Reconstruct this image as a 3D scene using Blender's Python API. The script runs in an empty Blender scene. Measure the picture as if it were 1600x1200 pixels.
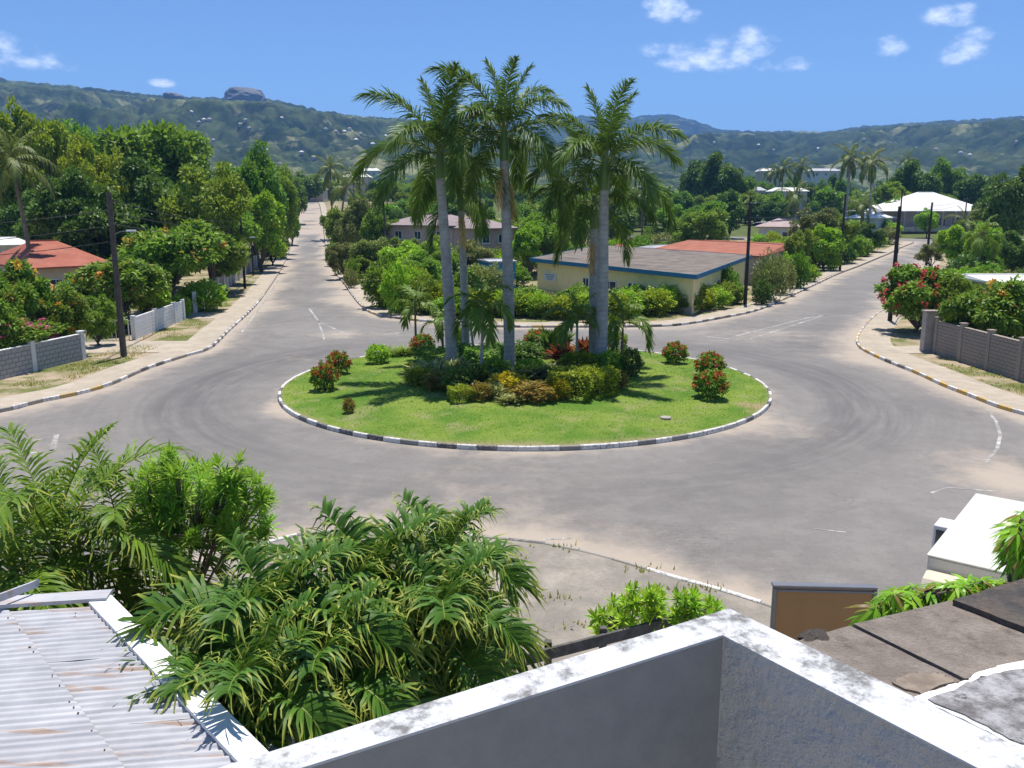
import bpy, bmesh, math, random
import numpy as np
from mathutils import Vector, Matrix
from mathutils.geometry import delaunay_2d_cdt

# ------------------------------------------------------------------ camera, sky, sun, exposure
SC = bpy.context.scene
COL = SC.collection
PI = math.pi
F, YH, CH = 1340.0, 322.0, 9.0          # focal length in photo pixels, horizon row, eye height (m)
PITCH = math.atan((600 - YH) / F)
CP, SP = math.cos(PITCH), math.sin(PITCH)
cam_d = bpy.data.cameras.new('camera')
cam_d.sensor_width = 36.0
cam_d.lens = 36.0 * F / 1600.0
cam_d.clip_start, cam_d.clip_end = 0.1, 40000
cam = bpy.data.objects.new('camera', cam_d)
cam.location = (0, 0, CH)
cam.rotation_euler = (PI / 2 - PITCH, 0, 0)
COL.objects.link(cam)
SC.camera = cam

SUN_EL, SUN_AZ = math.radians(75), math.radians(14)     # azimuth from +Y towards +X
W = bpy.data.worlds.new('World'); SC.world = W; W.use_nodes = True
wn, wl = W.node_tree.nodes, W.node_tree.links
wn.clear()
def wmath(op, a, b=None, clamp=False):
    n = wn.new('ShaderNodeMath'); n.operation = op; n.use_clamp = clamp
    for i, v in enumerate((a, b)):
        if v is None: continue
        if isinstance(v, (int, float)): n.inputs[i].default_value = v
        else: wl.new(v, n.inputs[i])
    return n.outputs[0]
sky = wn.new('ShaderNodeTexSky'); sky.sky_type = 'NISHITA'; sky.sun_disc = False
sky.sun_elevation = SUN_EL; sky.sun_rotation = SUN_AZ
sky.altitude = 0; sky.air_density = 0.75; sky.dust_density = 0.0; sky.ozone_density = 9.0
bg = wn.new('ShaderNodeBackground'); bg.inputs['Strength'].default_value = 0.12
wl.new(sky.outputs[0], bg.inputs['Color'])
tc = wn.new('ShaderNodeTexCoord'); sep = wn.new('ShaderNodeSeparateXYZ'); wl.new(tc.outputs['Generated'], sep.inputs[0])
az = wmath('ARCTAN2', sep.outputs[0], sep.outputs[1]); el = wmath('ARCSINE', sep.outputs[2])
cmb = wn.new('ShaderNodeCombineXYZ'); wl.new(az, cmb.inputs[0]); wl.new(wmath('MULTIPLY', el, 1.7), cmb.inputs[1])
nz = wn.new('ShaderNodeTexNoise'); nz.inputs['Scale'].default_value = 22; nz.inputs['Detail'].default_value = 7; nz.inputs['Roughness'].default_value = 0.62
wl.new(cmb.outputs[0], nz.inputs['Vector'])
nbig = wn.new('ShaderNodeTexNoise'); nbig.inputs['Scale'].default_value = 3.2; nbig.inputs['Detail'].default_value = 3
wl.new(cmb.outputs[0], nbig.inputs['Vector'])
CLOUDS = [(1080, 100, 92, 28), (1150, 92, 50, 26), (1205, 113, 48, 15), (1355, 88, 28, 17), (1478, 97, 40, 28), (1025, 33, 34, 26), (1066, 52, 22, 12),
          (1440, 50, 40, 16), (1462, 40, 20, 10), (30, 98, 55, 30), (95, 114, 52, 16), (286, 142, 24, 7), (900, 50, 20, 10), (-150, 60, 110, 40), (1760, 110, 120, 40),
          (-900, 40, 260, 60), (2700, 20, 260, 70), (4300, -40, 300, 80), (-2300, -20, 320, 70)]
mask = None
for (cx_, cy_, rx_, ry_) in CLOUDS:
    a0 = math.atan((cx_ - 800) / F) if abs(cx_ - 800) < 1000 else (cx_ - 800) / F
    e0 = math.atan((YH - cy_) / F * math.cos(a0 if abs(a0) < 1 else 0))
    du = wmath('DIVIDE', wmath('SUBTRACT', az, a0), rx_ / F)
    dv = wmath('DIVIDE', wmath('SUBTRACT', el, e0), ry_ / F)
    m = wmath('SUBTRACT', 1.0, wmath('ADD', wmath('MULTIPLY', du, du), wmath('MULTIPLY', dv, dv)))
    m = wmath('MAXIMUM', m, -1.0)
    mask = m if mask is None else wmath('MAXIMUM', mask, m)
dens = wmath('ADD', wmath('MULTIPLY', mask, 0.42), wmath('MULTIPLY', wmath('SUBTRACT', nz.outputs[0], 0.5), 2.6))
mr = wn.new('ShaderNodeMapRange'); mr.interpolation_type = 'SMOOTHSTEP'
mr.inputs['From Min'].default_value = 0.0; mr.inputs['From Max'].default_value = 1.15
wl.new(dens, mr.inputs['Value'])
cden = wmath('MULTIPLY', mr.outputs[0], wmath('MULTIPLY', wmath('ADD', mask, 0.45), 1.4, True), True)
cden = wmath('MULTIPLY', cden, 0.8)
bgc = wn.new('ShaderNodeBackground'); bgc.inputs['Color'].default_value = (0.93, 0.96, 1.0, 1); bgc.inputs['Strength'].default_value = 1.5
mix = wn.new('ShaderNodeMixShader'); wl.new(cden, mix.inputs[0]); wl.new(bg.outputs[0], mix.inputs[1]); wl.new(bgc.outputs[0], mix.inputs[2])
wo = wn.new('ShaderNodeOutputWorld'); wl.new(mix.outputs[0], wo.inputs['Surface'])

sun_d = bpy.data.lights.new('sun', 'SUN'); sun_d.energy = 5.0; sun_d.angle = math.radians(0.53); sun_d.color = (1.0, 0.955, 0.89)
sun = bpy.data.objects.new('sun', sun_d)
sv = Vector((math.sin(SUN_AZ) * math.cos(SUN_EL), math.cos(SUN_AZ) * math.cos(SUN_EL), math.sin(SUN_EL)))
sun.rotation_euler = sv.to_track_quat('Z', 'Y').to_euler(); sun.location = (0, 0, 60)
COL.objects.link(sun)
SC.view_settings.view_transform = 'Standard'; SC.view_settings.look = 'None'
SC.view_settings.exposure = 0.4; SC.view_settings.gamma = 1.0; SC.view_settings.use_curve_mapping = False
SC.render.engine = 'CYCLES'
SC.cycles.use_denoising = True
SC.cycles.max_bounces = 7; SC.cycles.diffuse_bounces = 4; SC.cycles.glossy_bounces = 2
SC.cycles.transmission_bounces = 4; SC.cycles.transparent_max_bounces = 6; SC.cycles.volume_bounces = 0
SC.cycles.sample_clamp_indirect = 6

# ------------------------------------------------------------------ terrain and photo-to-place helpers
def S(a, b, x):
    t = np.clip((np.asarray(x, float) - a) / (b - a), 0, 1); return t * t * (3 - 2 * t)
def h(x, y):
    r = 1 - S(-5, 35, x)
    return r * 10.5 * S(165, 340, y) + (1 - r) * 5 * S(120, 280, y) + np.maximum(0, np.asarray(y, float) - 350) * .012
def hf(x, y): return float(h(x, y))
def ray(px, py):
    dx, dy = (px - 800) / F, (600 - py) / F
    return (dx, CP + dy * SP, -SP + dy * CP)
def G(px, py, z=None):
    d = ray(px, py)
    if z is not None:
        t = (z - CH) / d[2]; return Vector((d[0] * t, d[1] * t, z))
    if d[2] < 0:
        t = -CH / d[2]
        if t * d[1] < 118: return Vector((d[0] * t, d[1] * t, 0.0))
    t = np.arange(100, 900, .1)
    hit = np.nonzero(CH + d[2] * t <= h(d[0] * t, d[1] * t))[0]
    t = t[hit[0]] if len(hit) else 900
    return Vector((d[0] * t, d[1] * t, CH + d[2] * t))
def at(px, d, z=None):
    if z is None: z = 0
    return (px - 800) / F * (d * CP + (CH - z) * SP)
def ztop(py, d):
    v = (600 - py) / F
    return CH + d * (v * CP - SP) / (CP + v * SP)
ICX, ICY, IR = 0.62, 43.2, 12.15            # the roundabout island
def lz(x, y):
    r2 = ((x - ICX) ** 2 + (y - ICY) ** 2) / IR ** 2
    return 0.15 + 0.32 * max(0.0, 1 - r2)
def GL(px, py):
    p = G(px, py)
    for _ in range(4): p = G(px, py, lz(p.x, p.y))
    return p

# ------------------------------------------------------------------ node material helpers
class NT:
    def __init__(s, name):
        s.m = bpy.data.materials.new(name); s.m.use_nodes = True
        s.n, s.l = s.m.node_tree.nodes, s.m.node_tree.links
        s.n.clear(); s.out = s.n.new('ShaderNodeOutputMaterial')
    def set(s, sock, v):
        if isinstance(v, bpy.types.NodeSocket): s.l.new(v, sock)
        elif isinstance(v, tuple) and len(v) == 3 and sock.type == 'RGBA': sock.default_value = (*v, 1)
        else: sock.default_value = v
    def node(s, t, **kw):
        n = s.n.new(t)
        for k, v in kw.items():
            if k in n.inputs: s.set(n.inputs[k], v)
            else: setattr(n, k, v)
        return n
    def math(s, op, a, b=0.0, clamp=False):
        n = s.n.new('ShaderNodeMath'); n.operation = op; n.use_clamp = clamp
        s.set(n.inputs[0], a); s.set(n.inputs[1], b); return n.outputs[0]
    def mix(s, f, a, b, mode='MIX'):
        n = s.n.new('ShaderNodeMix'); n.data_type = 'RGBA'; n.blend_type = mode
        s.set(n.inputs[0], f); s.set(n.inputs[6], a); s.set(n.inputs[7], b); return n.outputs[2]
    def rng(s, v, a, b, c=0.0, d=1.0):
        n = s.n.new('ShaderNodeMapRange'); n.interpolation_type = 'SMOOTHSTEP'
        s.set(n.inputs['Value'], v)
        for k, x in zip(('From Min', 'From Max', 'To Min', 'To Max'), (a, b, c, d)): n.inputs[k].default_value = x
        return n.outputs[0]
    def noise(s, scale, detail=4, rough=.55, vec=None, w=None):
        n = s.n.new('ShaderNodeTexNoise'); n.inputs['Scale'].default_value = scale
        n.inputs['Detail'].default_value = detail; n.inputs['Roughness'].default_value = rough
        if vec is not None: s.l.new(vec, n.inputs['Vector'])
        return n.outputs[0]
    def pos(s): return s.n.new('ShaderNodeNewGeometry').outputs['Position']
    def obj(s): return s.n.new('ShaderNodeTexCoord').outputs['Object']
    def attr(s, name):
        n = s.n.new('ShaderNodeAttribute'); n.attribute_name = name; return n.outputs['Fac']
    def island(s): return s.n.new('ShaderNodeNewGeometry').outputs['Random Per Island']
    def orand(s): return s.n.new('ShaderNodeObjectInfo').outputs['Random']
    def scale(s, v, sc):
        n = s.n.new('ShaderNodeVectorMath'); n.operation = 'MULTIPLY'
        s.set(n.inputs[0], v); n.inputs[1].default_value = sc; return n.outputs[0]
    def ramp(s, f, stops):
        n = s.n.new('ShaderNodeValToRGB'); s.l.new(f, n.inputs[0]); e = n.color_ramp.elements
        while len(e) < len(stops): e.new(.5)
        for i, (p, c) in enumerate(stops): e[i].position = p; e[i].color = (*c, 1)
        return n.outputs[0]
    def bump(s, hgt, strength=.4, dist=.02):
        n = s.n.new('ShaderNodeBump'); n.inputs['Strength'].default_value = strength; n.inputs['Distance'].default_value = dist
        s.l.new(hgt, n.inputs['Height']); return n.outputs[0]
    def bsdf(s, col, rough=.8, normal=None, spec=.3, metal=0.0, **kw):
        b = s.n.new('ShaderNodeBsdfPrincipled'); s.set(b.inputs['Base Color'], col); s.set(b.inputs['Roughness'], rough)
        b.inputs['Specular IOR Level'].default_value = spec; s.set(b.inputs['Metallic'], metal)
        if normal is not None: s.l.new(normal, b.inputs['Normal'])
        for k, v in kw.items(): s.set(b.inputs[k], v)
        return b.outputs[0]
    def done(s, sh): s.l.new(sh, s.out.inputs['Surface']); return s.m

def mottled(name, c1, c2, scale=3, rough=.85, bump=.3, fine=40, spec=.25, dirt=None, dirt_amt=.5, dscale=1.2):
    t = NT(name); p = t.obj()
    n1 = t.noise(scale, 6, .6, p); n2 = t.noise(fine, 4, .6, p)
    c = t.mix(t.rng(n1, .35, .65), c1, c2)
    c = t.mix(t.math('MULTIPLY', t.rng(n2, .35, .7), .25), c, (c1[0] * .6, c1[1] * .6, c1[2] * .6))
    if dirt: c = t.mix(t.math('MULTIPLY', t.rng(t.noise(dscale, 7, .7, p), .52, .68), dirt_amt), c, dirt)
    v = t.mix(t.math('MULTIPLY', t.orand(), .25), c, (c2[0] * .7, c2[1] * .7, c2[2] * .7))
    return t.done(t.bsdf(v, rough, t.bump(t.math('ADD', n2, n1), bump, .02), spec))

def leafy(name, dark, mid, light, accent=None, amt=.0, trans=.35, hue=.12, rough=.5):
    g = (2.45, 2.35, 1.5)
    dark, mid, light = (tuple(v * k for v, k in zip(q, g)) for q in (dark, mid, light))
    t = NT(name); r = t.island()
    st = [(0.0, dark), (.5, mid), (1.0, light)]
    c = t.ramp(r, st)
    if accent:
        r2 = t.math('FRACT', t.math('MULTIPLY', r, 37.7))
        big = t.rng(t.noise(3.2, 3, .6, t.obj()), .46, .62)
        c = t.mix(t.math('MULTIPLY', t.math('GREATER_THAN', r2, 1 - amt * 1.6), big), c, accent)
    hs = t.node('ShaderNodeHueSaturation'); o = t.orand()
    t.set(hs.inputs['Hue'], t.math('ADD', .5 - hue * .12, t.math('MULTIPLY', o, hue * .24)))
    t.set(hs.inputs['Value'], t.math('ADD', .84, t.math('MULTIPLY', t.math('FRACT', t.math('MULTIPLY', o, 7.3)), .34)))
    t.set(hs.inputs['Color'], c); c = hs.outputs[0]
    d = t.bsdf(c, rough, None, .22)
    tr = t.node('ShaderNodeBsdfTranslucent'); t.set(tr.inputs[0], t.mix(.5, c, (light[0], light[1] * 1.1, light[2] * .6)))
    ms = t.node('ShaderNodeMixShader'); ms.inputs[0].default_value = trans
    t.l.new(d, ms.inputs[1]); t.l.new(tr.outputs[0], ms.inputs[2])
    return t.done(ms.outputs[0])

def frondmat(name, dark, light, tipc, tip0=.75, trans=.3):
    dark, light = (tuple(v * k for v, k in zip(q, (2.3, 1.95, 1.35))) for q in (dark, light))
    t = NT(name); r = t.island(); c = t.mix(r, dark, light)
    tp = t.attr('tip')
    c = t.mix(t.rng(t.math('ADD', tp, t.math('MULTIPLY', t.math('SUBTRACT', r, .5), .3)), tip0, 1.0), c, tipc)
    d = t.bsdf(c, .5, None, .28)
    tr = t.node('ShaderNodeBsdfTranslucent'); t.set(tr.inputs[0], t.mix(.4, c, (.2, .3, .03)))
    ms = t.node('ShaderNodeMixShader'); ms.inputs[0].default_value = trans
    t.l.new(d, ms.inputs[1]); t.l.new(tr.outputs[0], ms.inputs[2])
    return t.done(ms.outputs[0])

def plain(name, c, rough=.6, spec=.4, metal=0.0, var=.12, scale=8):
    t = NT(name); n = t.noise(scale, 5, .6, t.obj())
    return t.done(t.bsdf(t.mix(t.math('MULTIPLY', t.rng(n, .3, .7), var * 2), c, tuple(v * .65 for v in c)), rough, None, spec, metal))

MT = {}
# ---- setting materials
def road_material():
    t = NT('asphalt'); p = t.pos()
    n_big = t.noise(.09, 5, .6, p); n_mid = t.noise(.8, 6, .65, p); n_f = t.noise(28, 3, .7, p); n_ff = t.noise(6, 4, .7, p)
    c = t.mix(t.rng(n_big, .35, .65), (.17, .156, .142), (.228, .21, .19))
    c = t.mix(t.math('MULTIPLY', t.rng(n_mid, .42, .62), .35), c, (.285, .262, .236))
    c = t.mix(t.math('MULTIPLY', t.rng(t.noise(2.6, 6, .75, p), .5, .68), .3), c, (.12, .112, .104))
    c = t.mix(t.math('MULTIPLY', t.rng(n_f, .42, .7), .45), c, (.09, .086, .082))
    c = t.mix(t.math('MULTIPLY', t.rng(n_ff, .5, .75), .18), c, (.34, .32, .29))
    # worn wheel tracks: streaks that run round the island
    sep = t.node('ShaderNodeSeparateXYZ'); t.l.new(p, sep.inputs[0])
    x = t.math('SUBTRACT', sep.outputs[0], ICX); y = t.math('SUBTRACT', sep.outputs[1], ICY)
    rr = t.math('SQRT', t.math('ADD', t.math('MULTIPLY', x, x), t.math('MULTIPLY', y, y)))
    an = t.math('ARCTAN2', y, x)
    cm = t.node('ShaderNodeCombineXYZ'); t.set(cm.inputs[0], t.math('MULTIPLY', rr, 2.1)); t.set(cm.inputs[1], t.math('MULTIPLY', an, 2.2))
    st = t.noise(1.0, 6, .65, cm.outputs[0])
    cm2 = t.node('ShaderNodeCombineXYZ'); t.set(cm2.inputs[0], t.math('MULTIPLY', rr, .55)); t.set(cm2.inputs[1], t.math('MULTIPLY', an, 1.6))
    st2 = t.noise(1.0, 4, .6, cm2.outputs[0])
    ty = t.math('MULTIPLY', t.attr('tyre'), t.math('ADD', .3, t.math('MULTIPLY', .7, t.rng(t.math('ADD', t.math('MULTIPLY', st, .6), t.math('MULTIPLY', st2, .4)), .36, .62))), True)
    c = t.mix(t.math('MULTIPLY', ty, .82), c, (.098, .093, .09))
    # dry sand swept against the kerbs
    du = t.attr('dust')
    dm = t.rng(t.math('ADD', du, t.math('MULTIPLY', t.math('SUBTRACT', t.noise(.7, 6, .7, p), .5), 1.1)), .25, .95)
    c = t.mix(t.math('MULTIPLY', dm, .85), c, (.41, .34, .265))
    # hairline cracks and patches
    vo = t.node('ShaderNodeTexVoronoi', feature='DISTANCE_TO_EDGE'); vo.inputs['Scale'].default_value = .33
    dv = t.node('ShaderNodeVectorMath', operation='ADD'); t.l.new(p, dv.inputs[0])
    nv = t.node('ShaderNodeTexNoise'); nv.inputs['Scale'].default_value = 1.3; nv.inputs['Detail'].default_value = 5; t.l.new(p, nv.inputs['Vector'])
    t.l.new(t.scale(nv.outputs['Color'], (1.6, 1.6, 0)), dv.inputs[1]); t.l.new(dv.outputs[0], vo.inputs['Vector'])
    ck = t.math('MULTIPLY', t.rng(vo.outputs['Distance'], .0, .012, 1, 0), t.rng(t.noise(.12, 3, .5, p), .52, .66))
    c = t.mix(t.math('MULTIPLY', ck, .3), c, (.08, .078, .075))
    sc_ = t.noise(1.0, 6, .7, t.scale(p, (1.3, 4.5, 1)))
    c = t.mix(t.math('MULTIPLY', t.math('MULTIPLY', t.attr('scar'), t.rng(t.math('ABSOLUTE', t.math('SUBTRACT', sc_, .5)), .0, .028, 1, 0)), .75), c, (.06, .058, .056))
    return t.done(t.bsdf(c, .82, t.bump(n_f, .35, .01), .3))
MT['road'] = road_material()

def ground_material(name, soil, soil2, grass, grass2, g0=.45, g1=.6, scale=.35):
    t = NT(name); p = t.pos()
    s_ = t.mix(t.rng(t.noise(1.1, 6, .65, p), .35, .65), soil, soil2)
    g_ = t.mix(t.rng(t.noise(1.7, 6, .7, p), .35, .65), grass, grass2)
    c = t.mix(t.rng(t.noise(scale, 7, .68, p), g0, g1), s_, g_)
    f = t.noise(14, 4, .7, p)
    c = t.mix(t.math('MULTIPLY', t.rng(f, .45, .7), .3), c, (soil[0] * .4, soil[1] * .45, soil[2] * .35))
    return t.done(t.bsdf(c, .95, t.bump(f, .6, .04), .1))
MT['ground'] = ground_material('dry_ground', (.16, .14, .08), (.22, .18, .11), (.07, .10, .025), (.11, .135, .04), .30, .48)
MT['verge'] = ground_material('verge_ground', (.33, .255, .17), (.42, .34, .24), (.10, .135, .035), (.16, .165, .055), .42, .60, .30)
MT['fore'] = ground_material('forecourt_concrete', (.30, .265, .225), (.37, .325, .27), (.22, .20, .175), (.27, .24, .20), .40, .60, .45)
MT['rock'] = mottled('grey_rock', (.12, .115, .12), (.22, .21, .20), 1, .9, .6)
def lawn_material():
    t = NT('lawn_grass'); p = t.pos()
    c = t.mix(t.rng(t.noise(.33, 5, .6, p), .36, .62), (.095, .19, .024), (.195, .265, .045))
    c = t.mix(t.math('MULTIPLY', t.rng(t.noise(.55, 7, .7, p), .50, .68), .75), c, (.30, .275, .13))
    c = t.mix(t.math('MULTIPLY', t.rng(t.noise(7, 5, .75, p), .45, .7), .4), c, (.09, .15, .028))
    c = t.mix(t.math('MULTIPLY', t.rng(t.attr('bare'), .4, .95), .8), c, (.33, .25, .15))
    return t.done(t.bsdf(c, .95, t.bump(t.noise(22, 4, .7, p), .9, .05), .1))
MT['lawn'] = lawn_material()
def hill_material(name, a, b, c3, bare):
    t = NT(name); p = t.pos()
    c = t.mix(t.rng(t.noise(.0035, 6, .6, p), .38, .62), a, b)
    c = t.mix(t.math('MULTIPLY', t.rng(t.noise(.03, 5, .7, p), .40, .66), .7), c, c3)
    c = t.mix(t.math('MULTIPLY', t.rng(t.noise(.011, 6, .7, p), .50, .60), .55), c, (a[0] * .6, a[1] * .6, a[2] * .6))
    c = t.mix(t.math('MULTIPLY', t.rng(t.noise(.0062, 7, .7, p), .55, .62), .8), c, bare)
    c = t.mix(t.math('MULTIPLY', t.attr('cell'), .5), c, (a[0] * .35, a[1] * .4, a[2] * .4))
    return t.done(t.bsdf(c, .95, None, .05))
MT['hill'] = hill_material('wooded_hill', (.014, .032, .012), (.055, .08, .026), (.13, .155, .055), (.26, .26, .12))
MT['hill2'] = hill_material('far_hill', (.014, .03, .014), (.045, .068, .026), (.095, .12, .048), (.24, .25, .12))
MT['lf_far'] = leafy('far_leaves', (.03, .055, .012), (.06, .1, .02), (.115, .15, .035), hue=.2)
MT['sidewalk'] = ground_material('pavement_concrete', (.41, .345, .265), (.49, .42, .335), (.36, .31, .245), (.43, .37, .295), .4, .6, .5)
MT['paint'] = None
def paint_material():
    t = NT('road_paint'); p = t.pos()
    w = t.rng(t.math('ADD', t.math('MULTIPLY', t.noise(3.0, 6, .75, p), .7), t.math('MULTIPLY', t.noise(.6, 3, .6, p), .4)), .50, .66)
    c = t.mix(w, (.24, .225, .205), (.52, .50, .465))
    return t.done(t.bsdf(c, .8, None, .2))
MT['paint'] = paint_material()
def kerb_paint(name, c, worn=.35):
    t = NT(name); p = t.pos()
    c2 = t.mix(t.rng(t.noise(7, 6, .8, p), .48, .62), c, (.30, .285, .26))
    c2 = t.mix(t.math('MULTIPLY', t.orand(), worn), c2, (.33, .31, .28))
    return t.done(t.bsdf(c2, .8, t.bump(t.noise(30, 4, .7, p), .5, .01), .2))
MT['kw'] = kerb_paint('kerb_white', (.72, .70, .66), .25); MT['kb'] = kerb_paint('kerb_black', (.075, .075, .08), .8)
MT['ky'] = kerb_paint('kerb_yellow', (.62, .38, .06), .3); MT['kc'] = kerb_paint('kerb_bare', (.36, .32, .26), .4)
# ---- plants
MT['bark'] = mottled('bark', (.11, .085, .06), (.18, .15, .115), 4, .95, .8, 30)
MT['bark_dark'] = mottled('dark_bark', (.05, .042, .034), (.09, .075, .058), 4, .95, .8, 30)
MT['lf_green'] = leafy('green_leaves', (.035, .075, .012), (.06, .125, .018), (.115, .19, .03), (.20, .2, .03), .10)
MT['lf_dark'] = leafy('dark_leaves', (.024, .052, .014), (.042, .082, .02), (.08, .125, .034), trans=.25)
MT['lf_yellow'] = leafy('yellow_green_leaves', (.055, .09, .012), (.108, .152, .018), (.19, .22, .028), (.38, .36, .04), .14)
MT['lf_mango'] = leafy('mango_leaves', (.028, .064, .012), (.055, .11, .016), (.12, .18, .03), (.36, .17, .035), .10)
MT['lf_pale'] = leafy('pale_leaves', (.07, .10, .035), (.11, .15, .055), (.17, .21, .09), trans=.25)
MT['lf_dusty'] = leafy('dusty_leaves', (.055, .072, .03), (.09, .11, .045), (.14, .155, .07), (.17, .12, .06), .15, trans=.25)
MT['lf_bright'] = leafy('bright_leaves', (.055, .115, .012), (.105, .195, .02), (.19, .285, .035), (.34, .34, .03), .12)
MT['lf_olive'] = leafy('olive_leaves', (.042, .08, .014), (.078, .128, .022), (.135, .18, .036), (.30, .33, .05), .12)
MT['lf_croton'] = leafy('croton_leaves', (.12, .14, .012), (.23, .2, .015), (.33, .27, .02), (.16, .26, .03), .25)
MT['lf_ygreen'] = leafy('lime_leaves', (.06, .10, .012), (.12, .16, .015), (.21, .23, .02), (.06, .13, .015), .3)
MT['lf_red'] = leafy('red_leaves', (.025, .012, .008), (.07, .022, .012), (.17, .04, .02), (.05, .07, .02), .35)
MT['lf_bronze'] = leafy('bronze_leaves', (.05, .07, .018), (.09, .10, .025), (.20, .12, .035), (.30, .2, .05), .4)
MT['lf_cream'] = leafy('cream_striped_leaves', (.06, .09, .035), (.16, .18, .10), (.27, .27, .2), (.12, .19, .05), .3)
MT['bl_red'] = leafy('red_blossom', (.11, .025, .015), (.19, .045, .02), (.26, .085, .035), trans=.3)
MT['bl_pink'] = leafy('pink_blossom', (.22, .025, .11), (.3, .05, .17), (.36, .11, .24), trans=.35)
MT['bl_crimson'] = leafy('crimson_blossom', (.15, .01, .03), (.22, .02, .05), (.29, .06, .08), trans=.35)
MT['bl_orange'] = leafy('orange_blossom', (.2, .08, .02), (.27, .13, .03), (.32, .19, .05), trans=.3)
MT['fr_royal'] = frondmat('royal_frond', (.03, .072, .016), (.075, .145, .03), (.16, .2, .04), .7, .28)
MT['fr_small'] = frondmat('garden_palm_frond', (.04, .085, .012), (.085, .16, .02), (.22, .26, .03), .75)
MT['fr_manila'] = frondmat('manila_frond', (.023, .07, .013), (.05, .122, .019), (.42, .44, .07), .55, .3)
MT['fr_coco'] = frondmat('coconut_frond', (.04, .07, .02), (.085, .125, .035), (.22, .2, .07), .75)
MT['fr_areca'] = frondmat('areca_frond', (.04, .095, .014), (.10, .185, .025), (.42, .40, .06), .72, .38)
MT['fr_dry'] = frondmat('dry_frond', (.22, .16, .09), (.36, .27, .16), (.4, .3, .18), .8, .2)
MT['rachis'] = plain('frond_stalk', (.22, .25, .05), .5)
MT['shaft'] = plain('crownshaft_green', (.12, .2, .035), .4, .5)
def palm_bark(name, a, b):
    t = NT(name); o = t.obj()
    sp = t.node('ShaderNodeSeparateXYZ'); t.l.new(o, sp.inputs[0])
    n = t.noise(2.2, 6, .65, o)
    rings = t.math('SINE', t.math('ADD', t.math('MULTIPLY', sp.outputs[2], 26), t.math('MULTIPLY', n, 5)))
    c = t.mix(t.rng(n, .35, .65), a, b)
    c = t.mix(t.math('MULTIPLY', t.rng(rings, .72, 1.0), .22), c, tuple(v * .45 for v in a))
    return t.done(t.bsdf(c, .9, t.bump(rings, .3, .02), .15))
MT['palm_bark'] = palm_bark('royal_palm_bark', (.30, .285, .27), (.42, .40, .38)); MT['palm_bark2'] = palm_bark('brown_palm_bark', (.17, .14, .10), (.26, .21, .16))
# ---- made things
def whitewash():
    t = NT('weathered_whitewash'); p = t.obj()
    n = t.noise(4.5, 10, .74, p); n2 = t.noise(19, 8, .78, p); f = t.noise(70, 5, .7, p); a = t.noise(1.6, 4, .6, p)
    up = t.node('ShaderNodeSeparateXYZ'); t.l.new(t.n.new('ShaderNodeNewGeometry').outputs['Normal'], up.inputs[0])
    c = t.mix(t.math('MULTIPLY', t.rng(f, .4, .7), .2), (.66, .66, .66), (.52, .52, .515))
    m = t.rng(t.math('ADD', t.math('MULTIPLY', n, .55), t.math('ADD', t.math('MULTIPLY', n2, .32), t.math('MULTIPLY', a, .25))), .545, .635)
    ledge = t.rng(up.outputs[2], .5, .9, .35, 1.0)
    c = t.mix(t.math('MULTIPLY', t.math('MULTIPLY', m, .85), ledge), c, (.13, .125, .115))
    vo = t.node('ShaderNodeTexVoronoi', feature='DISTANCE_TO_EDGE'); vo.inputs['Scale'].default_value = 3.1
    dv = t.node('ShaderNodeVectorMath', operation='ADD'); t.l.new(p, dv.inputs[0])
    nv = t.node('ShaderNodeTexNoise'); nv.inputs['Scale'].default_value = 5; nv.inputs['Detail'].default_value = 5; t.l.new(p, nv.inputs['Vector'])
    t.l.new(t.scale(nv.outputs['Color'], (.5, .5, .5)), dv.inputs[1]); t.l.new(dv.outputs[0], vo.inputs['Vector'])
    ck = t.math('MULTIPLY', t.rng(vo.outputs['Distance'], 0, .012, 1, 0), t.rng(a, .46, .58))
    hgt = t.math('ADD', t.math('MULTIPLY', f, .5), t.math('MULTIPLY', n2, 1.3))
    return t.done(t.bsdf(c, .9, t.bump(hgt, .55, .02), .15))
MT['whitewash'] = whitewash()
def greyplaster():
    t = NT('grey_plaster'); p = t.obj()
    n = t.noise(1.6, 7, .65, p); f = t.noise(26, 6, .7, p); m = t.noise(7, 7, .7, p)
    c = t.mix(t.rng(n, .38, .62), (.58, .55, .51), (.68, .645, .60))
    c = t.mix(t.math('MULTIPLY', t.rng(t.noise(2.6, 8, .75, p), .57, .67), .75), c, (.09, .088, .085))
    vo = t.node('ShaderNodeTexVoronoi', feature='DISTANCE_TO_EDGE'); vo.inputs['Scale'].default_value = 6.0
    dv = t.node('ShaderNodeVectorMath', operation='ADD'); t.l.new(p, dv.inputs[0])
    nv = t.node('ShaderNodeTexNoise'); nv.inputs['Scale'].default_value = 4; nv.inputs['Detail'].default_value = 6; t.l.new(p, nv.inputs['Vector'])
    t.l.new(t.scale(nv.outputs['Color'], (.6, .6, .6)), dv.inputs[1]); t.l.new(dv.outputs[0], vo.inputs['Vector'])
    ck = t.math('MULTIPLY', t.rng(vo.outputs['Distance'], 0, .010, 1, 0), t.rng(n, .46, .6))
    hgt = t.math('ADD', t.math('MULTIPLY', t.noise(3.2, 4, .6, p), 1.5), t.math('ADD', t.math('MULTIPLY', m, 1.6), t.math('MULTIPLY', f, .8)))
    return t.done(t.bsdf(c, .8, t.bump(hgt, .9, .03), .3))
MT['plaster'] = greyplaster()
MT['smooth_grey'] = mottled('smooth_grey_render', (.30, .285, .265), (.34, .325, .305), 1.2, .85, .15, 20, .25, (.2, .2, .21), .3)
MT['brown_slab'] = mottled('brown_concrete', (.21, .175, .145), (.30, .255, .215), 7, .95, 1.0, 60, .1, (.06, .055, .052), .7, 4.0)
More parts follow.
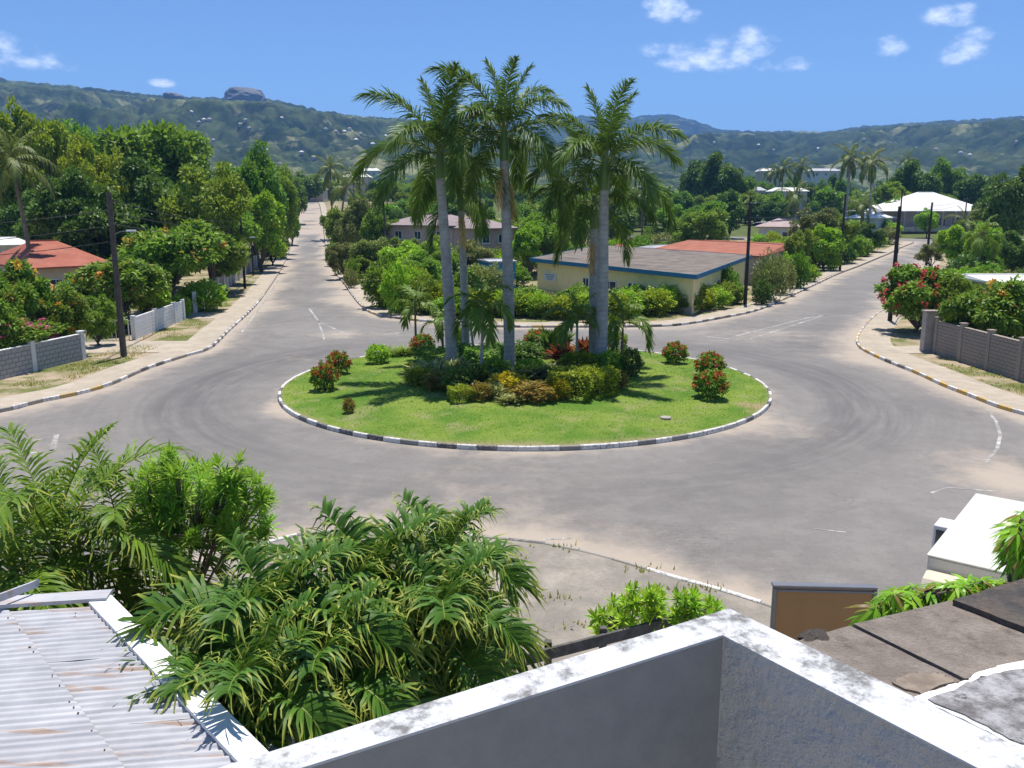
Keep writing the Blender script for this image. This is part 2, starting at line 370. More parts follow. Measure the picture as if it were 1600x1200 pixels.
MT['dark_slab'] = mottled('dark_flaking_concrete', (.07, .068, .068), (.14, .12, .10), 9, .95, 1.0, 50, .1, (.28, .19, .12), .7, 5)
MT['stain_slab'] = mottled('stained_white_slab', (.52, .51, .51), (.16, .15, .145), 11, .95, 1.0, 45, .1, (.05, .046, .044), .9, 13)
MT['pale_conc'] = mottled('pale_rubble', (.33, .27, .21), (.21, .17, .135), 14, .95, .7, 20, .1)
def metal_roof():
    t = NT('galvanised_sheet'); p = t.pos(); o = t.orand()
    n = t.noise(2.2, 5, .6, p)
    st = t.noise(1.6, 6, .7, t.scale(p, (.35, 5.0, 1)))
    c = t.mix(t.rng(n, .35, .65), (.41, .41, .425), (.49, .49, .505))
    c = t.mix(t.math('MULTIPLY', o, .35), c, (.31, .31, .335))
    rust = t.math('MULTIPLY', t.rng(st, .54, .64), t.rng(t.math('FRACT', t.math('MULTIPLY', o, 5.7)), .2, .6))
    c = t.mix(t.math('MULTIPLY', rust, .75), c, (.36, .23, .15))
    c = t.mix(t.math('MULTIPLY', t.rng(t.noise(30, 4, .7, p), .62, .72), .4), c, (.25, .2, .17))
    return t.done(t.bsdf(c, .62, None, .3, .0))
MT['tin'] = metal_roof()
MT['white_trim'] = plain('white_trim', (.78, .77, .74), .6, .3, 0, .06)
MT['cream'] = plain('cream_paint', (.62, .60, .51), .38, .5, 0, .06, 3)
MT['cream_dark'] = plain('aged_cream_paint', (.60, .52, .38), .5, .4, 0, .2, 5)
MT['glass'] = plain('dark_glass', (.035, .06, .085), .08, .8, 0, .05)
MT['sky_glass'] = plain('sky_toned_glass', (.07, .14, .24), .1, .8, 0, .05)  # truck glass: blue of the reflected sky put into the base colour
MT['rubber'] = plain('rubber', (.02, .02, .02), .85, .2)
MT['steel'] = plain('grey_steel', (.22, .225, .235), .45, .5, .6, .15)
MT['sign_back'] = plain('brown_board', (.40, .22, .085), .55, .35, 0, .10, 2.5)
MT['old_wood'] = mottled('grey_timber', (.085, .078, .072), (.15, .14, .13), 5, .9, .6, 40)
MT['pole'] = mottled('pole_timber', (.085, .07, .058), (.145, .12, .10), 3, .9, .5, 30)
MT['pole_dark'] = mottled('dark_pole', (.035, .032, .03), (.065, .058, .052), 3, .9, .5, 30)
MT['wire'] = plain('wire', (.03, .03, .03), .6)
MT['lampglass'] = plain('lamp_lens', (.6, .62, .62), .2, .5)
MT['block'] = mottled('grey_block', (.30, .255, .215), (.38, .33, .28), 6, .95, .5, 40, .1, (.16, .15, .14), .5)
MT['block_light'] = mottled('pale_block', (.36, .355, .345), (.46, .45, .435), 6, .95, .5, 40, .1, (.24, .235, .23), .5)
MT['mortar'] = mottled('mortar', (.15, .135, .12), (.20, .185, .165), 6, .95, .4, 40, .1)
MT['white_wall'] = mottled('whitewashed_wall', (.70, .69, .665), (.78, .77, .75), 3, .9, .3, 30, .15, (.36, .34, .31), .5)
MT['grey_wall'] = mottled('grey_panel', (.37, .335, .30), (.46, .42, .38), 3, .9, .3, 30, .15, (.2, .19, .18), .55)
MT['yellow_wall'] = mottled('pale_yellow_wall', (.80, .68, .32), (.85, .74, .38), 1.2, .85, .2, 20, .2, (.48, .40, .21), .35, .5)
MT['blue_trim'] = plain('blue_fascia', (.02, .16, .30), .5, .4, 0, .2)
MT['flat_roof'] = mottled('stained_flat_roof', (.15, .125, .105), (.25, .215, .18), .6, .95, .3, 9, .1, (.075, .066, .06), .85, .28)
MT['red_roof'] = mottled('rusty_red_roof', (.33, .10, .065), (.43, .155, .10), .6, .8, .2, 10, .2, (.24, .11, .085), .55, .4)
MT['rust_roof'] = mottled('orange_rust_roof', (.30, .10, .06), (.40, .155, .09), .5, .85, .2, 10, .2, (.19, .13, .11), .75, .22)
MT['orange_roof'] = mottled('orange_roof', (.50, .22, .10), (.58, .29, .15), 1, .8, .2, 10)
MT['mauve_roof'] = mottled('mauve_roof', (.28, .22, .215), (.35, .285, .275), .8, .85, .2, 10, .15, (.2, .16, .155), .5)
MT['pink_roof'] = mottled('faded_pink_roof', (.40, .30, .27), (.47, .38, .35), .6, .85, .2, 10, .15, (.3, .26, .25), .5)
MT['grey_roof'] = mottled('grey_roof', (.36, .36, .37), (.46, .46, .47), .8, .7, .2, 10)
MT['white_roof'] = mottled('white_roof', (.74, .72, .67), (.79, .77, .72), .5, .7, .1, 10)
MT['pink_wall'] = mottled('pinkish_wall', (.47, .36, .34), (.54, .43, .40), 1, .85, .2, 12)
MT['white_house'] = mottled('white_house_wall', (.58, .58, .60), (.66, .66, .67), 1, .85, .2, 12)
MT['beige_wall'] = mottled('beige_wall', (.50, .43, .36), (.57, .50, .43), 1, .85, .2, 12)
MT['teal'] = plain('teal_paint', (.16, .33, .30), .6)
MT['blue_wall'] = plain('bright_blue_wall', (.02, .24, .46), .6)
MT['sign_face'] = plain('pale_sign', (.62, .66, .64), .6)
MT['stone'] = mottled('mossy_mound', (.13, .10, .075), (.2, .16, .115), 3, .95, .8)

# ------------------------------------------------------------------ mesh helpers
def bigmesh(name, V, Fc, mats, midx=None, attrs=None, smooth=False):
    """V (n,3), Fc (m,3|4) numpy -> mesh"""
    V = np.asarray(V, np.float32); Fc = np.asarray(Fc, np.int32); k = Fc.shape[1]
    me = bpy.data.meshes.new(name)
    me.vertices.add(len(V)); me.vertices.foreach_set('co', V.ravel())
    me.loops.add(Fc.size); me.loops.foreach_set('vertex_index', Fc.ravel())
    me.polygons.add(len(Fc)); me.polygons.foreach_set('loop_start', np.arange(0, Fc.size, k, dtype=np.int32))
    try: me.polygons.foreach_set('loop_total', np.full(len(Fc), k, np.int32))
    except Exception: pass
    for m in (mats if isinstance(mats, (list, tuple)) else [mats]): me.materials.append(MT[m] if isinstance(m, str) else m)
    if midx is not None: me.polygons.foreach_set('material_index', np.asarray(midx, np.int32))
    for a, v in (attrs or {}).items():
        me.attributes.new(a, 'FLOAT', 'POINT').data.foreach_set('value', np.asarray(v, np.float32))
    if smooth: me.polygons.foreach_set('use_smooth', np.ones(len(Fc), bool))
    me.update(calc_edges=True); me.validate()
    return me
def link(name, me, parent=None, loc=(0, 0, 0), rz=0.0, scale=None, rot=None):
    o = bpy.data.objects.new(name, me); COL.objects.link(o); o.location = loc
    o.rotation_euler = rot if rot is not None else (0, 0, rz)
    if scale is not None: o.scale = scale if isinstance(scale, (tuple, list)) else (scale,) * 3
    if parent is not None: o.parent = parent
    return o
def tag(o, label=None, cat=None, group=None, kind=None):
    if label: o['label'] = label
    if cat: o['category'] = cat
    if group: o['group'] = group
    if kind: o['kind'] = kind
    return o
def thing(name, label, cat, loc=(0, 0, 0), rz=0.0, group=None):
    return tag(link(name, None, None, loc, rz), label, cat, group)
def bm_mesh(name, bm, mat, smooth=False):
    bmesh.ops.recalc_face_normals(bm, faces=bm.faces)
    me = bpy.data.meshes.new(name); bm.to_mesh(me); bm.free()
    for m in (mat if isinstance(mat, (list, tuple)) else [mat]): me.materials.append(MT[m] if isinstance(m, str) else m)
    if smooth: me.polygons.foreach_set('use_smooth', np.ones(len(me.polygons), bool))
    return me
def bx(bm, c, s, mtx=None):
    m = Matrix.Translation(c) @ Matrix.Diagonal((*s, 1))
    if mtx is not None: m = mtx @ m
    return bmesh.ops.create_cube(bm, size=1, matrix=m)['verts']
def box_mesh(name, c, s, mat, bevel=0.0):
    bm = bmesh.new(); bx(bm, c, s)
    if bevel: bmesh.ops.bevel(bm, geom=bm.edges[:] , offset=bevel, segments=1, affect='EDGES')
    return bm_mesh(name, bm, mat)
def prism(bm, pts, z0, z1, top=None):
    """pts list of (x,y) ; z1 may be list"""
    n = len(pts); z1s = z1 if isinstance(z1, (list, tuple)) else [z1] * n; z0s = z0 if isinstance(z0, (list, tuple)) else [z0] * n
    b = [bm.verts.new((p[0], p[1], z)) for p, z in zip(pts, z0s)]; t = [bm.verts.new((p[0], p[1], z)) for p, z in zip(pts, z1s)]
    bm.faces.new(b[::-1]); bm.faces.new(t)
    for i in range(n): bm.faces.new((b[i], b[(i + 1) % n], t[(i + 1) % n], t[i]))
def tube_np(P, R, k=8, cap=True):
    P = np.asarray(P, float); R = np.asarray(R, float); n = len(P)
    T = np.gradient(P, axis=0); T /= np.linalg.norm(T, axis=1, keepdims=True) + 1e-9
    ref = np.array([1, 0, 0.]) if abs(T[:, 2]).mean() > .7 else np.array([0, 0, 1.])
    A = np.cross(T, ref); A /= np.linalg.norm(A, axis=1, keepdims=True) + 1e-9; B = np.cross(T, A)
    th = np.arange(k) / k * 2 * PI
    V = (P[:, None] + R[:, None, None] * (np.cos(th)[None, :, None] * A[:, None] + np.sin(th)[None, :, None] * B[:, None])).reshape(-1, 3)
    i = np.arange(n - 1)[:, None] * k; j = np.arange(k)[None]
    Fq = np.stack([i + j, i + (j + 1) % k, i + k + (j + 1) % k, i + k + j], -1).reshape(-1, 4)
    if cap:
        V = np.vstack([V, P[-1:]]); c = len(V) - 1; b = (n - 1) * k
        Fq = np.vstack([Fq, np.stack([b + np.arange(k), b + (np.arange(k) + 1) % k, np.full(k, c), np.full(k, c)], -1)]) if False else Fq
    return V, Fq
def join(parts):
    V, Fq, o = [], [], 0
    for v, f in parts: V.append(v); Fq.append(f + o); o += len(v)
    return np.vstack(V), np.vstack(Fq)
def unit(a): return a / (np.linalg.norm(a, axis=-1, keepdims=True) + 1e-9)
def catmull(P, step):
    P = [np.array(p[:2], float) for p in P]; out = []
    Q = [2 * P[0] - P[1]] + P + [2 * P[-1] - P[-2]]
    for i in range(1, len(Q) - 2):
        a, b, c, d = Q[i - 1:i + 3]; L = np.linalg.norm(c - b); st = step((b + c) / 2) if callable(step) else step
        for t in np.arange(0, 1, 1 / max(1, round(L / st))):
            out.append(.5 * ((2 * b) + (c - a) * t + (2 * a - 5 * b + 4 * c - d) * t * t + (3 * b - a - 3 * c + d) * t ** 3))
    out.append(P[-1]); return np.array(out)
def offset(P, d):
    T = unit(np.gradient(P, axis=0)); return P + d * np.stack([-T[:, 1], T[:, 0]], 1)
def resample(P, L):
    s = np.r_[0, np.cumsum(np.linalg.norm(np.diff(P, axis=0), axis=1))]; n = max(2, int(round(s[-1] / L)) + 1)
    u = np.linspace(0, s[-1], n); return np.stack([np.interp(u, s, P[:, 0]), np.interp(u, s, P[:, 1])], 1)
def inside(poly, P):
    x, y = P[:, 0], P[:, 1]; r = np.zeros(len(P), bool); n = len(poly)
    for i in range(n):
        (x1, y1), (x2, y2) = poly[i], poly[(i + 1) % n]
        if y1 == y2: continue
        c = ((y1 > y) != (y2 > y)) & (x < (x2 - x1) * (y - y1) / (y2 - y1) + x1); r ^= c
    return r
def cdt_sheet(poly, pts, dz):
    """constrained triangulation of a polygon with inner points, laid on the terrain"""
    poly = np.asarray(poly); V2 = [Vector(p) for p in poly]; n = len(V2); ed = [(i, (i + 1) % n) for i in range(n)]
    if len(pts): V2 += [Vector(p) for p in pts[inside(poly, pts)]]
    vo, _, fo, _, _, _ = delaunay_2d_cdt(V2, ed, [], 1, 1e-4)
    V = np.array([(v[0], v[1]) for v in vo]); z = h(V[:, 0], V[:, 1]) + dz
    return np.c_[V, z], np.array([f[:3] for f in fo])
def gridpts(x0, x1, y0, y1, s, seed=1):
    r = np.random.default_rng(seed); X, Y = np.meshgrid(np.arange(x0, x1, s), np.arange(y0, y1, s))
    P = np.stack([X.ravel(), Y.ravel()], 1); return P + (r.random(P.shape) - .5) * s * .35
def strip(Pa, Pb, dz):
    n = len(Pa); V = np.vstack([np.c_[Pa, h(Pa[:, 0], Pa[:, 1]) + dz], np.c_[Pb, h(Pb[:, 0], Pb[:, 1]) + dz]])
    i = np.arange(n - 1); return V, np.stack([i, i + 1, i + 1 + n, i + n], 1)
# ------------------------------------------------------------------ the ground, roads, kerbs
st = lambda p: max(.7, p[1] * .02)
A_px = [(0, 645), (60, 630), (120, 618), (175, 602), (230, 578), (290, 558), (330, 545), (360, 517), (397, 482), (420, 452), (442, 417), (456, 380), (460, 365), (467, 340)]
B_px = [(502, 337), (505, 360), (512, 405), (522, 425), (538, 445), (548, 460), (562, 477), (580, 490), (610, 497), (672, 504), (760, 511), (879, 512), (1026, 511), (1076, 507), (1128, 498), (1180, 487), (1220, 471), (1265, 450), (1315, 427), (1365, 407), (1390, 397), (1410, 387), (1428, 380)]
C_px = [(1475, 392), (1440, 420), (1412, 450), (1387, 481), (1371, 491), (1354, 506), (1341, 523), (1337, 534), (1343, 545), (1361, 555), (1387, 567), (1430, 584), (1473, 604), (1517, 621), (1560, 638), (1600, 649)]
D_px = [(200, 930), (330, 880), (430, 848), (500, 836), (600, 832), (700, 838), (770, 845), (830, 850), (880, 858), (940, 872), (1000, 890), (1060, 908), (1120, 925), (1195, 948)]
w2 = lambda L: [tuple(G(*q)[:2]) for q in L]
Aw = [(-75, 17), (-45, 26.5), (-31, 31.5), (-26, 34)] + w2(A_px) + [(-75.5, 312), (-90, 370), (-110, 450)]
Bw = [(-104, 452), (-84, 372), (-69.3, 314)] + w2(B_px)
tip = np.array(Bw[-1])
Brear = [tuple(tip + q) for q in ((.9, 2.2), (-.6, 4.0), (-6, 5.4), (-20, 8), (-60, 14))]
Efar = [tuple(tip + q) for q in ((-60, 21), (-20, 15), (0, 12), (16, 10.5), (60, 10))]
Cw = [tuple(tip + q) for q in ((60, -2), (28, 0))] + w2(C_px) + [(23.6, 33.2), (28, 29.5), (45, 23), (80, 13)]
Dw = [(-75, -2), (-30, 8), (-15, 14)] + w2(D_px) + [(8.2, 15.6), (11.5, 11), (14, 4), (16, -4)]
Ac, Bc, Cc, Dc = (catmull(L, st) for L in (Aw, Bw + Brear, Cw, Dw))
Ec = catmull(Efar, 4.0)
road_poly = np.vstack([Ac, Bc, Ec, Cc, [(95, -10), (16.2, -10)], Dc[::-1][:-1]])
near = gridpts(-45, 45, 6, 80, .8); mid_ = gridpts(-60, 110, 80, 215, 4, 2); far_ = gridpts(-120, 20, 215, 450, 8, 3); side = np.vstack([gridpts(-75, -45, 0, 40, 3, 4), gridpts(45, 95, -10, 40, 3, 5)])
Vr, Fr = cdt_sheet(road_poly, np.vstack([near, mid_, far_, side]), 0.0)
th = np.linspace(0, 2 * PI, 300)
circ = np.stack([ICX + IR * np.cos(th), ICY + IR * np.sin(th)], 1)
def mindist(V, P):
    out = np.full(len(V), 1e9)
    for i in range(0, len(V), 4000):
        out[i:i + 4000] = np.sqrt(((V[i:i + 4000, None, :2] - P[None]) ** 2).sum(-1)).min(1)
    return out
dk = mindist(Vr, np.vstack([Ac, Bc, Cc, Dc])); dc = mindist(Vr, circ)
dust = 1.05 * np.exp(-dk / 1.6) + .75 * np.exp(-dc / .55)
for (px, py, r, a) in [(440, 640, 1.8, .5), (1575, 745, 2.0, .4), (1600, 765, 2.2, .5), (525, 522, 2.2, .55), (470, 560, 3.0, .35), (620, 524, 5, .3), (1130, 530, 5, .35), (1215, 520, 3.5, .35), (60, 700, 3.5, .4), (1530, 715, 2, .4),
                       (820, 760, 6, .2), (1300, 690, 5, .22), (700, 740, 5, .15), (490, 410, 2.6, .45), (1340, 560, 2.5, .5), (560, 470, 3.5, .5), (440, 480, 3, .4), (1200, 665, 2.5, .4), (1380, 800, 3, .25)]:
    g = G(px, py); dust += a * np.exp(-(((Vr[:, 0] - g.x) ** 2 + (Vr[:, 1] - g.y) ** 2) / r ** 2))
rr = np.hypot(Vr[:, 0] - ICX, Vr[:, 1] - ICY); an = np.arctan2(Vr[:, 1] - ICY, Vr[:, 0] - ICX)
lobe = .30 + .8 * np.exp(-((np.abs(an) - .25) / .75) ** 2) + .85 * np.exp(-((np.abs(an) - (PI - .15)) / .75) ** 2)
tyre = np.clip(np.exp(-((rr - 16.2) / 2.1) ** 2) * lobe + .35 * np.exp(-((rr - 20) / 2.5) ** 2) * (lobe - .2), 0, 1)
for (px0, py0, px1, py1, wd, am) in [(455, 405, 430, 500, 1.3, .5), (1330, 470, 1255, 540, 1.8, .6), (1400, 430, 1300, 490, 2.0, .5), (480, 400, 470, 480, 1.2, .35), (600, 760, 1350, 790, 1.6, .4), (0, 665, 250, 640, 1.6, .35), (350, 740, 900, 760, 1.5, .3)]:
    a, b = G(px0, py0), G(px1, py1); P = np.array([a.lerp(b, t)[:2] for t in np.linspace(0, 1, 60)])
    tyre = np.maximum(tyre, am * np.exp(-(mindist(Vr, P) / wd) ** 2))
scar = np.zeros(len(Vr))
for (px, py, r_, a_) in [(1085, 845, 1.3, .9), (905, 812, .8, .6), (1240, 905, .9, .5)]:
    g = G(px, py); scar += a_ * np.exp(-(((Vr[:, 0] - g.x) ** 2 + (Vr[:, 1] - g.y) ** 2) / r_ ** 2))
tag(link('road', bigmesh('road', Vr, Fr, 'road', attrs={'dust': dust, 'tyre': tyre, 'scar': scar})), kind='structure')

rad = np.r_[np.linspace(0.5, 340, 62), np.geomspace(350, 14000, 30)]; ang = np.linspace(0, 2 * PI, 181)
RR, AA = np.meshgrid(rad, ang, indexing='ij'); X, Y = RR * np.sin(AA), RR * np.cos(AA)
Vg = np.stack([X, Y, np.minimum(h(X, Y), 26) - .08], -1).reshape(-1, 3); nA = len(ang)
i, j = np.meshgrid(np.arange(len(rad) - 1), np.arange(nA - 1), indexing='ij'); q = i * nA + j
tag(link('ground', bigmesh('ground', Vg, np.stack([q, q + 1, q + nA + 1, q + nA], -1).reshape(-1, 4), 'ground', smooth=True)), kind='structure')

def block(name, kerb, extra, mat, seed, dz=.13, sp=3.0):
    poly = np.vstack([kerb, extra]) if len(extra) else kerb; x0, y0 = poly.min(0); x1, y1 = poly.max(0)
    pts = gridpts(x0, x1, y0, y1, 6, seed); pts = np.vstack([pts[pts[:, 1] > 110], gridpts(max(x0, -70), min(x1, 70), max(y0, -8), min(y1, 110), sp, seed + 1)])
    V, Fc = cdt_sheet(poly, pts, dz); return tag(link(name, bigmesh(name, V, Fc, mat)), kind='structure')
block('verge', offset(Ac, .10), [(-260, 450), (-260, 17)], 'verge', 11)
block('verge', offset(Bc, .10), [], 'verge', 21)
block('verge', offset(Cc, .10), [(120, 13), (190, 60), (210, 190)], 'verge', 31)
block('forecourt', offset(Dc[::-1], .10), [(-75, -25), (16, -25)], 'fore', 41, .11)
for nm, K, y_max, wd in (('sidewalk', Ac, 330, 1.9), ('sidewalk', Bc, 330, 1.8), ('sidewalk', Cc, 200, 2.0)):
    K = K[(K[:, 1] < y_max) & (np.abs(K[:, 0]) < 130)]
    V, Fc = strip(offset(K, .17), offset(K, .17 + wd), .15)
    # outer edge drop so that the slab has a side
    V2, F2 = strip(offset(K, .17 + wd), offset(K, .19 + wd), .15); V2[len(V2) // 2:, 2] -= .06
    V, Fc = join([(V, Fc), (V2, F2)])
    tag(link(nm, bigmesh(nm, V, Fc, 'sidewalk')), kind='structure')

for (y0, y1, x0, x1) in ((52.0, 56.6, -28.5, -20.0), (68.2, 72.2, -29.5, -23.4), (51.8, 54.6, 24.0, 26.6)):
    P = np.array([(x0, y0), (x1, y0 + .3), (x1, y1 + .3), (x0, y1)]) ; V, Fc = cdt_sheet(P, np.zeros((0, 2)), .156); tag(link('driveway', bigmesh('driveway', V, Fc, 'sidewalk')), kind='structure')
def stone_mesh(mat):
    bm = bmesh.new(); bx(bm, (0, 0, .0), (1, .17, .36))
    for v in bm.verts:
        if v.co.z > 0 and v.co.y < 0: v.co.y += .035
    bmesh.ops.bevel(bm, geom=[e for e in bm.edges if abs(e.verts[0].co.x - e.verts[1].co.x) > .5 and e.verts[0].co.z > 0], offset=.022, segments=1, affect='EDGES')
    return bm_mesh('kerb_stone', bm, mat)
STONE = {k: stone_mesh(k) for k in ('kw', 'kb', 'ky', 'kc')}
def kerb(P, L, pattern, label_seed, flip=False, top=.0, keep=None, strip_rest=True):
    """individual stones along P; the face towards the road is local -y"""
    R = resample(P, L); r = random.Random(label_seed)
    root = tag(link('kerb', None), kind='structure'); rest = []
    for a, b, i in zip(R[:-1], R[1:], range(len(R))):
        m = (a + b) / 2; d = b - a; ln = np.linalg.norm(d)
        if keep and not keep(m): rest.append((a, b)); continue
        c = pattern(i, m, r)
        o = link('kerb_stone', STONE[c], root, (m[0], m[1], hf(m[0], m[1]) + top + r.uniform(-.008, .008)), math.atan2(d[1], d[0]) + (PI if flip else 0) + r.uniform(-.015, .015), (ln - .015, 1, 1))
    if rest and strip_rest:
        bm = bmesh.new()
        for a, b in rest:
            d = b - a; m = (a + b) / 2
            bx(bm, (0, 0, 0), (np.linalg.norm(d) + .05, .17, .34), Matrix.Translation((m[0], m[1], hf(m[0], m[1]))) @ Matrix.Rotation(math.atan2(d[1], d[0]), 4, 'Z'))
        link('kerb_strip', bm_mesh('kerb_strip', bm, 'kc'), root)
    return root
pw = lambda a, b, bare=.06: (lambda i, m, r: ('kc' if r.random() < bare else (a if i % 2 else b)))
wh_bk = lambda i, m, r: 'kw' if (i % 3 != 0 and r.random() < .86) else 'kb'
kerb(offset(circ, .0)[::-1], .78, lambda i, m, r: ('kw' if i % 2 or r.random() < .4 else 'kb'), 1, top=.0)
kerb(offset(Ac, .085)[::-1], .85, lambda i, m, r: ('kc' if r.random() < .12 else 'kw' if i % 2 or r.random() < .15 else ('ky' if m[1] < 42 and r.random() < .7 else 'kb')), 2, keep=lambda m: m[1] < 88 and m[0] > -29)
kerb(offset(Bc, .085)[::-1], .9, lambda i, m, r: ('kc' if r.random() < .15 else 'kw' if i % 2 else ('ky' if r.random() < .15 else 'kb')), 3, keep=lambda m: m[1] < 112)
kerb(offset(Cc, .085)[::-1], .85, lambda i, m, r: ('kc' if m[1] > 62 and r.random() < .6 else 'kw' if i % 2 else ('ky' if r.random() < .85 else 'kb')), 4, keep=lambda m: m[1] < 85 and m[0] < 34)
kerb(offset(Dc, -.085), 1.0, lambda i, m, r: ('kc' if r.random() < .45 else 'kw' if r.random() < .7 else 'kb'), 5, top=-.035, keep=lambda m: -14 < m[0] < 9 and m[1] > 13)

# lawn of the island
n_r, n_a = 40, 160
rg, ag = np.meshgrid(np.linspace(0, IR - .07, n_r), np.arange(n_a) / n_a * 2 * PI, indexing='ij')
X, Y = ICX + rg * np.cos(ag), ICY + rg * np.sin(ag)
Z = np.vectorize(lz)(X, Y) + (np.random.default_rng(3).random(X.shape) - .5) * .03 * (rg > 0)
bare = np.exp(-(IR - rg) / .45) * .75
for (px, py, r_, a_) in [(1165, 632, .8, .9), (560, 650, .9, .35), (1040, 652, .7, .6), (520, 640, 1.4, .4), (1010, 593, 1.5, .5), (760, 690, 3, .35), (960, 680, 3, .35)]:
    g = GL(px, py); bare += a_ * np.exp(-((X - g.x) ** 2 + (Y - g.y) ** 2) / r_ ** 2)
i, j = np.meshgrid(np.arange(n_r - 1), np.arange(n_a), indexing='ij'); q = i * n_a + j; q2 = i * n_a + (j + 1) % n_a
tag(link('lawn', bigmesh('lawn', np.stack([X, Y, Z], -1).reshape(-1, 3), np.stack([q, q2, q2 + n_a, q + n_a], -1).reshape(-1, 4), 'lawn', attrs={'bare': bare.ravel()}, smooth=True)), kind='structure')

def blades(P, Z, ht, w, seed):
    r = np.random.default_rng(seed); n = len(P); a = r.random(n) * 2 * PI; H = ht * (.5 + r.random(n))
    lean = (r.random((n, 2)) - .5) * H[:, None] * 1.1; d = np.stack([np.cos(a), np.sin(a)], 1) * w
    V = np.empty((n, 3, 3)); V[:, 0, :2] = P - d; V[:, 1, :2] = P + d; V[:, 2, :2] = P + lean; V[:, :2, 2] = Z[:, None] - .01; V[:, 2, 2] = Z + H
    return V.reshape(-1, 3), np.arange(n * 3).reshape(-1, 3)
MT['lf_grass'] = leafy('lawn_blades', (.06, .12, .015), (.10, .19, .022), (.19, .25, .045), (.30, .27, .11), .12, trans=.3)
MT['lf_drygrass'] = leafy('verge_blades', (.09, .12, .03), (.15, .165, .05), (.27, .24, .10), (.36, .29, .14), .25, trans=.3)
r = np.random.default_rng(5); n = 45000; rad_ = np.sqrt(r.random(n)) * (IR - .12); aa = r.random(n) * 2 * PI
P = np.stack([ICX + rad_ * np.cos(aa), ICY + rad_ * np.sin(aa)], 1)
V, Fc = blades(P, .15 + .32 * (1 - (rad_ / IR) ** 2), .035, .02, 6)
tag(link('lawn_grass', bigmesh('lawn_grass', V, Fc, 'lf_grass')), 'short mown green grass covering the round traffic island', 'grass', kind='stuff')
vp = []
r = np.random.default_rng(8)
for (x0, x1, y0, y1, n) in [(-25.2, -22.6, 42, 55, 2600), (-25.6, -22, 58, 74, 1800), (-29, -24, 76, 95, 1200), (2, 16, 67, 71, 2600), (19, 24, 78, 84, 900), (24.2, 26, 38, 50, 900)]:
    c = r.random((n, 2)) * (x1 - x0, y1 - y0) + (x0, y0); vp.append(c)
for c0 in [G(1030, 930), G(930, 985), G(880, 862), G(1000, 896), G(1100, 925), G(780, 1000), G(830, 880), G(850, 940)]:
    vp.append(np.array(c0[:2]) + r.normal(size=(26, 2)) * (.4, .12))
vp = np.vstack(vp)
dA = mindist(np.c_[vp, vp[:, :1]], np.vstack([Ac, Bc, Cc]))
cl = np.sin(vp[:, 0] * 1.9 + np.sin(vp[:, 1] * 1.3) * 2) + np.sin(vp[:, 1] * 1.1 + 1.7 * np.sin(vp[:, 0] * .8))
vp = vp[((dA > 2.3) | (vp[:, 1] < 30)) & (cl + r.normal(size=len(vp)) * .5 > -.2)]
V, Fc = blades(vp, h(vp[:, 0], vp[:, 1]) + .12, .12, .03, 9)
tag(link('verge_grass', bigmesh('verge_grass', V, Fc, 'lf_drygrass')), 'patchy dry grass along the roadside verges', 'grass', kind='stuff')

# painted lines, one sheet each
def painted(name, label, px_pts, w=.14, cat='road marking', group=None, closed=False):
    P = np.array([tuple(G(*p)[:2]) for p in px_pts]); 
    if closed: P = np.vstack([P, P[:1]])
    Q = resample(P, 1.2) if len(P) == 2 else P
    if len(P) > 2:
        Q = np.vstack([resample(P[k:k + 2], 1.2)[(1 if k else 0):] for k in range(len(P) - 1)])
    V, Fc = strip(offset(Q, w / 2), offset(Q, -w / 2), .006)
    return tag(link(name, bigmesh(name, V, Fc, 'paint')), label, cat, group)
painted('painted_triangle', 'worn white painted triangle where the straight road meets the roundabout', [(498, 503), (550, 526), (507, 531)], .15, closed=True)
painted('painted_line', 'white line running up the straight road from the painted triangle', [(483, 482), (497, 501)], .17)
painted('painted_wedge', 'faded white wedge on the road by the yellow building', [(1105, 526), (1163, 532), (1200, 521), (1290, 492), (1260, 497), (1150, 525)], .17, closed=False)
painted('painted_line', 'faint white line beside the island below the hedge', [(592, 523), (626, 520)], .2)
painted('painted_bar', 'short white bar across the end of the side road lane', [(88, 679), (82, 704)], .22)
painted('painted_line', 'white lane line leading from the short bar to the edge', [(84, 703), (40, 709), (-40, 720)], .13)
painted('painted_line', 'fainter white lane line above the short bar', [(84, 683), (40, 690), (-40, 700)], .10)
painted('painted_line', 'faded curved white line near the yellow and white kerb', [(1542, 640), (1556, 658), (1563, 680), (1558, 702), (1540, 722)], .13)
painted('painted_line', 'short white dashes on the road beside the forecourt kerb', [(848, 843), (892, 841)], .08)
painted('painted_line', 'white edge line along the kerb of the straight road', [(378, 519), (398, 492), (420, 462), (438, 432)], .14)
painted('painted_line', 'broken white scuff line in front of the parked truck', [(1272, 826), (1322, 832)], .06)
painted('painted_line', 'faded diagonal white line above the parked truck', [(1455, 770), (1480, 762), (1560, 768)], .10)

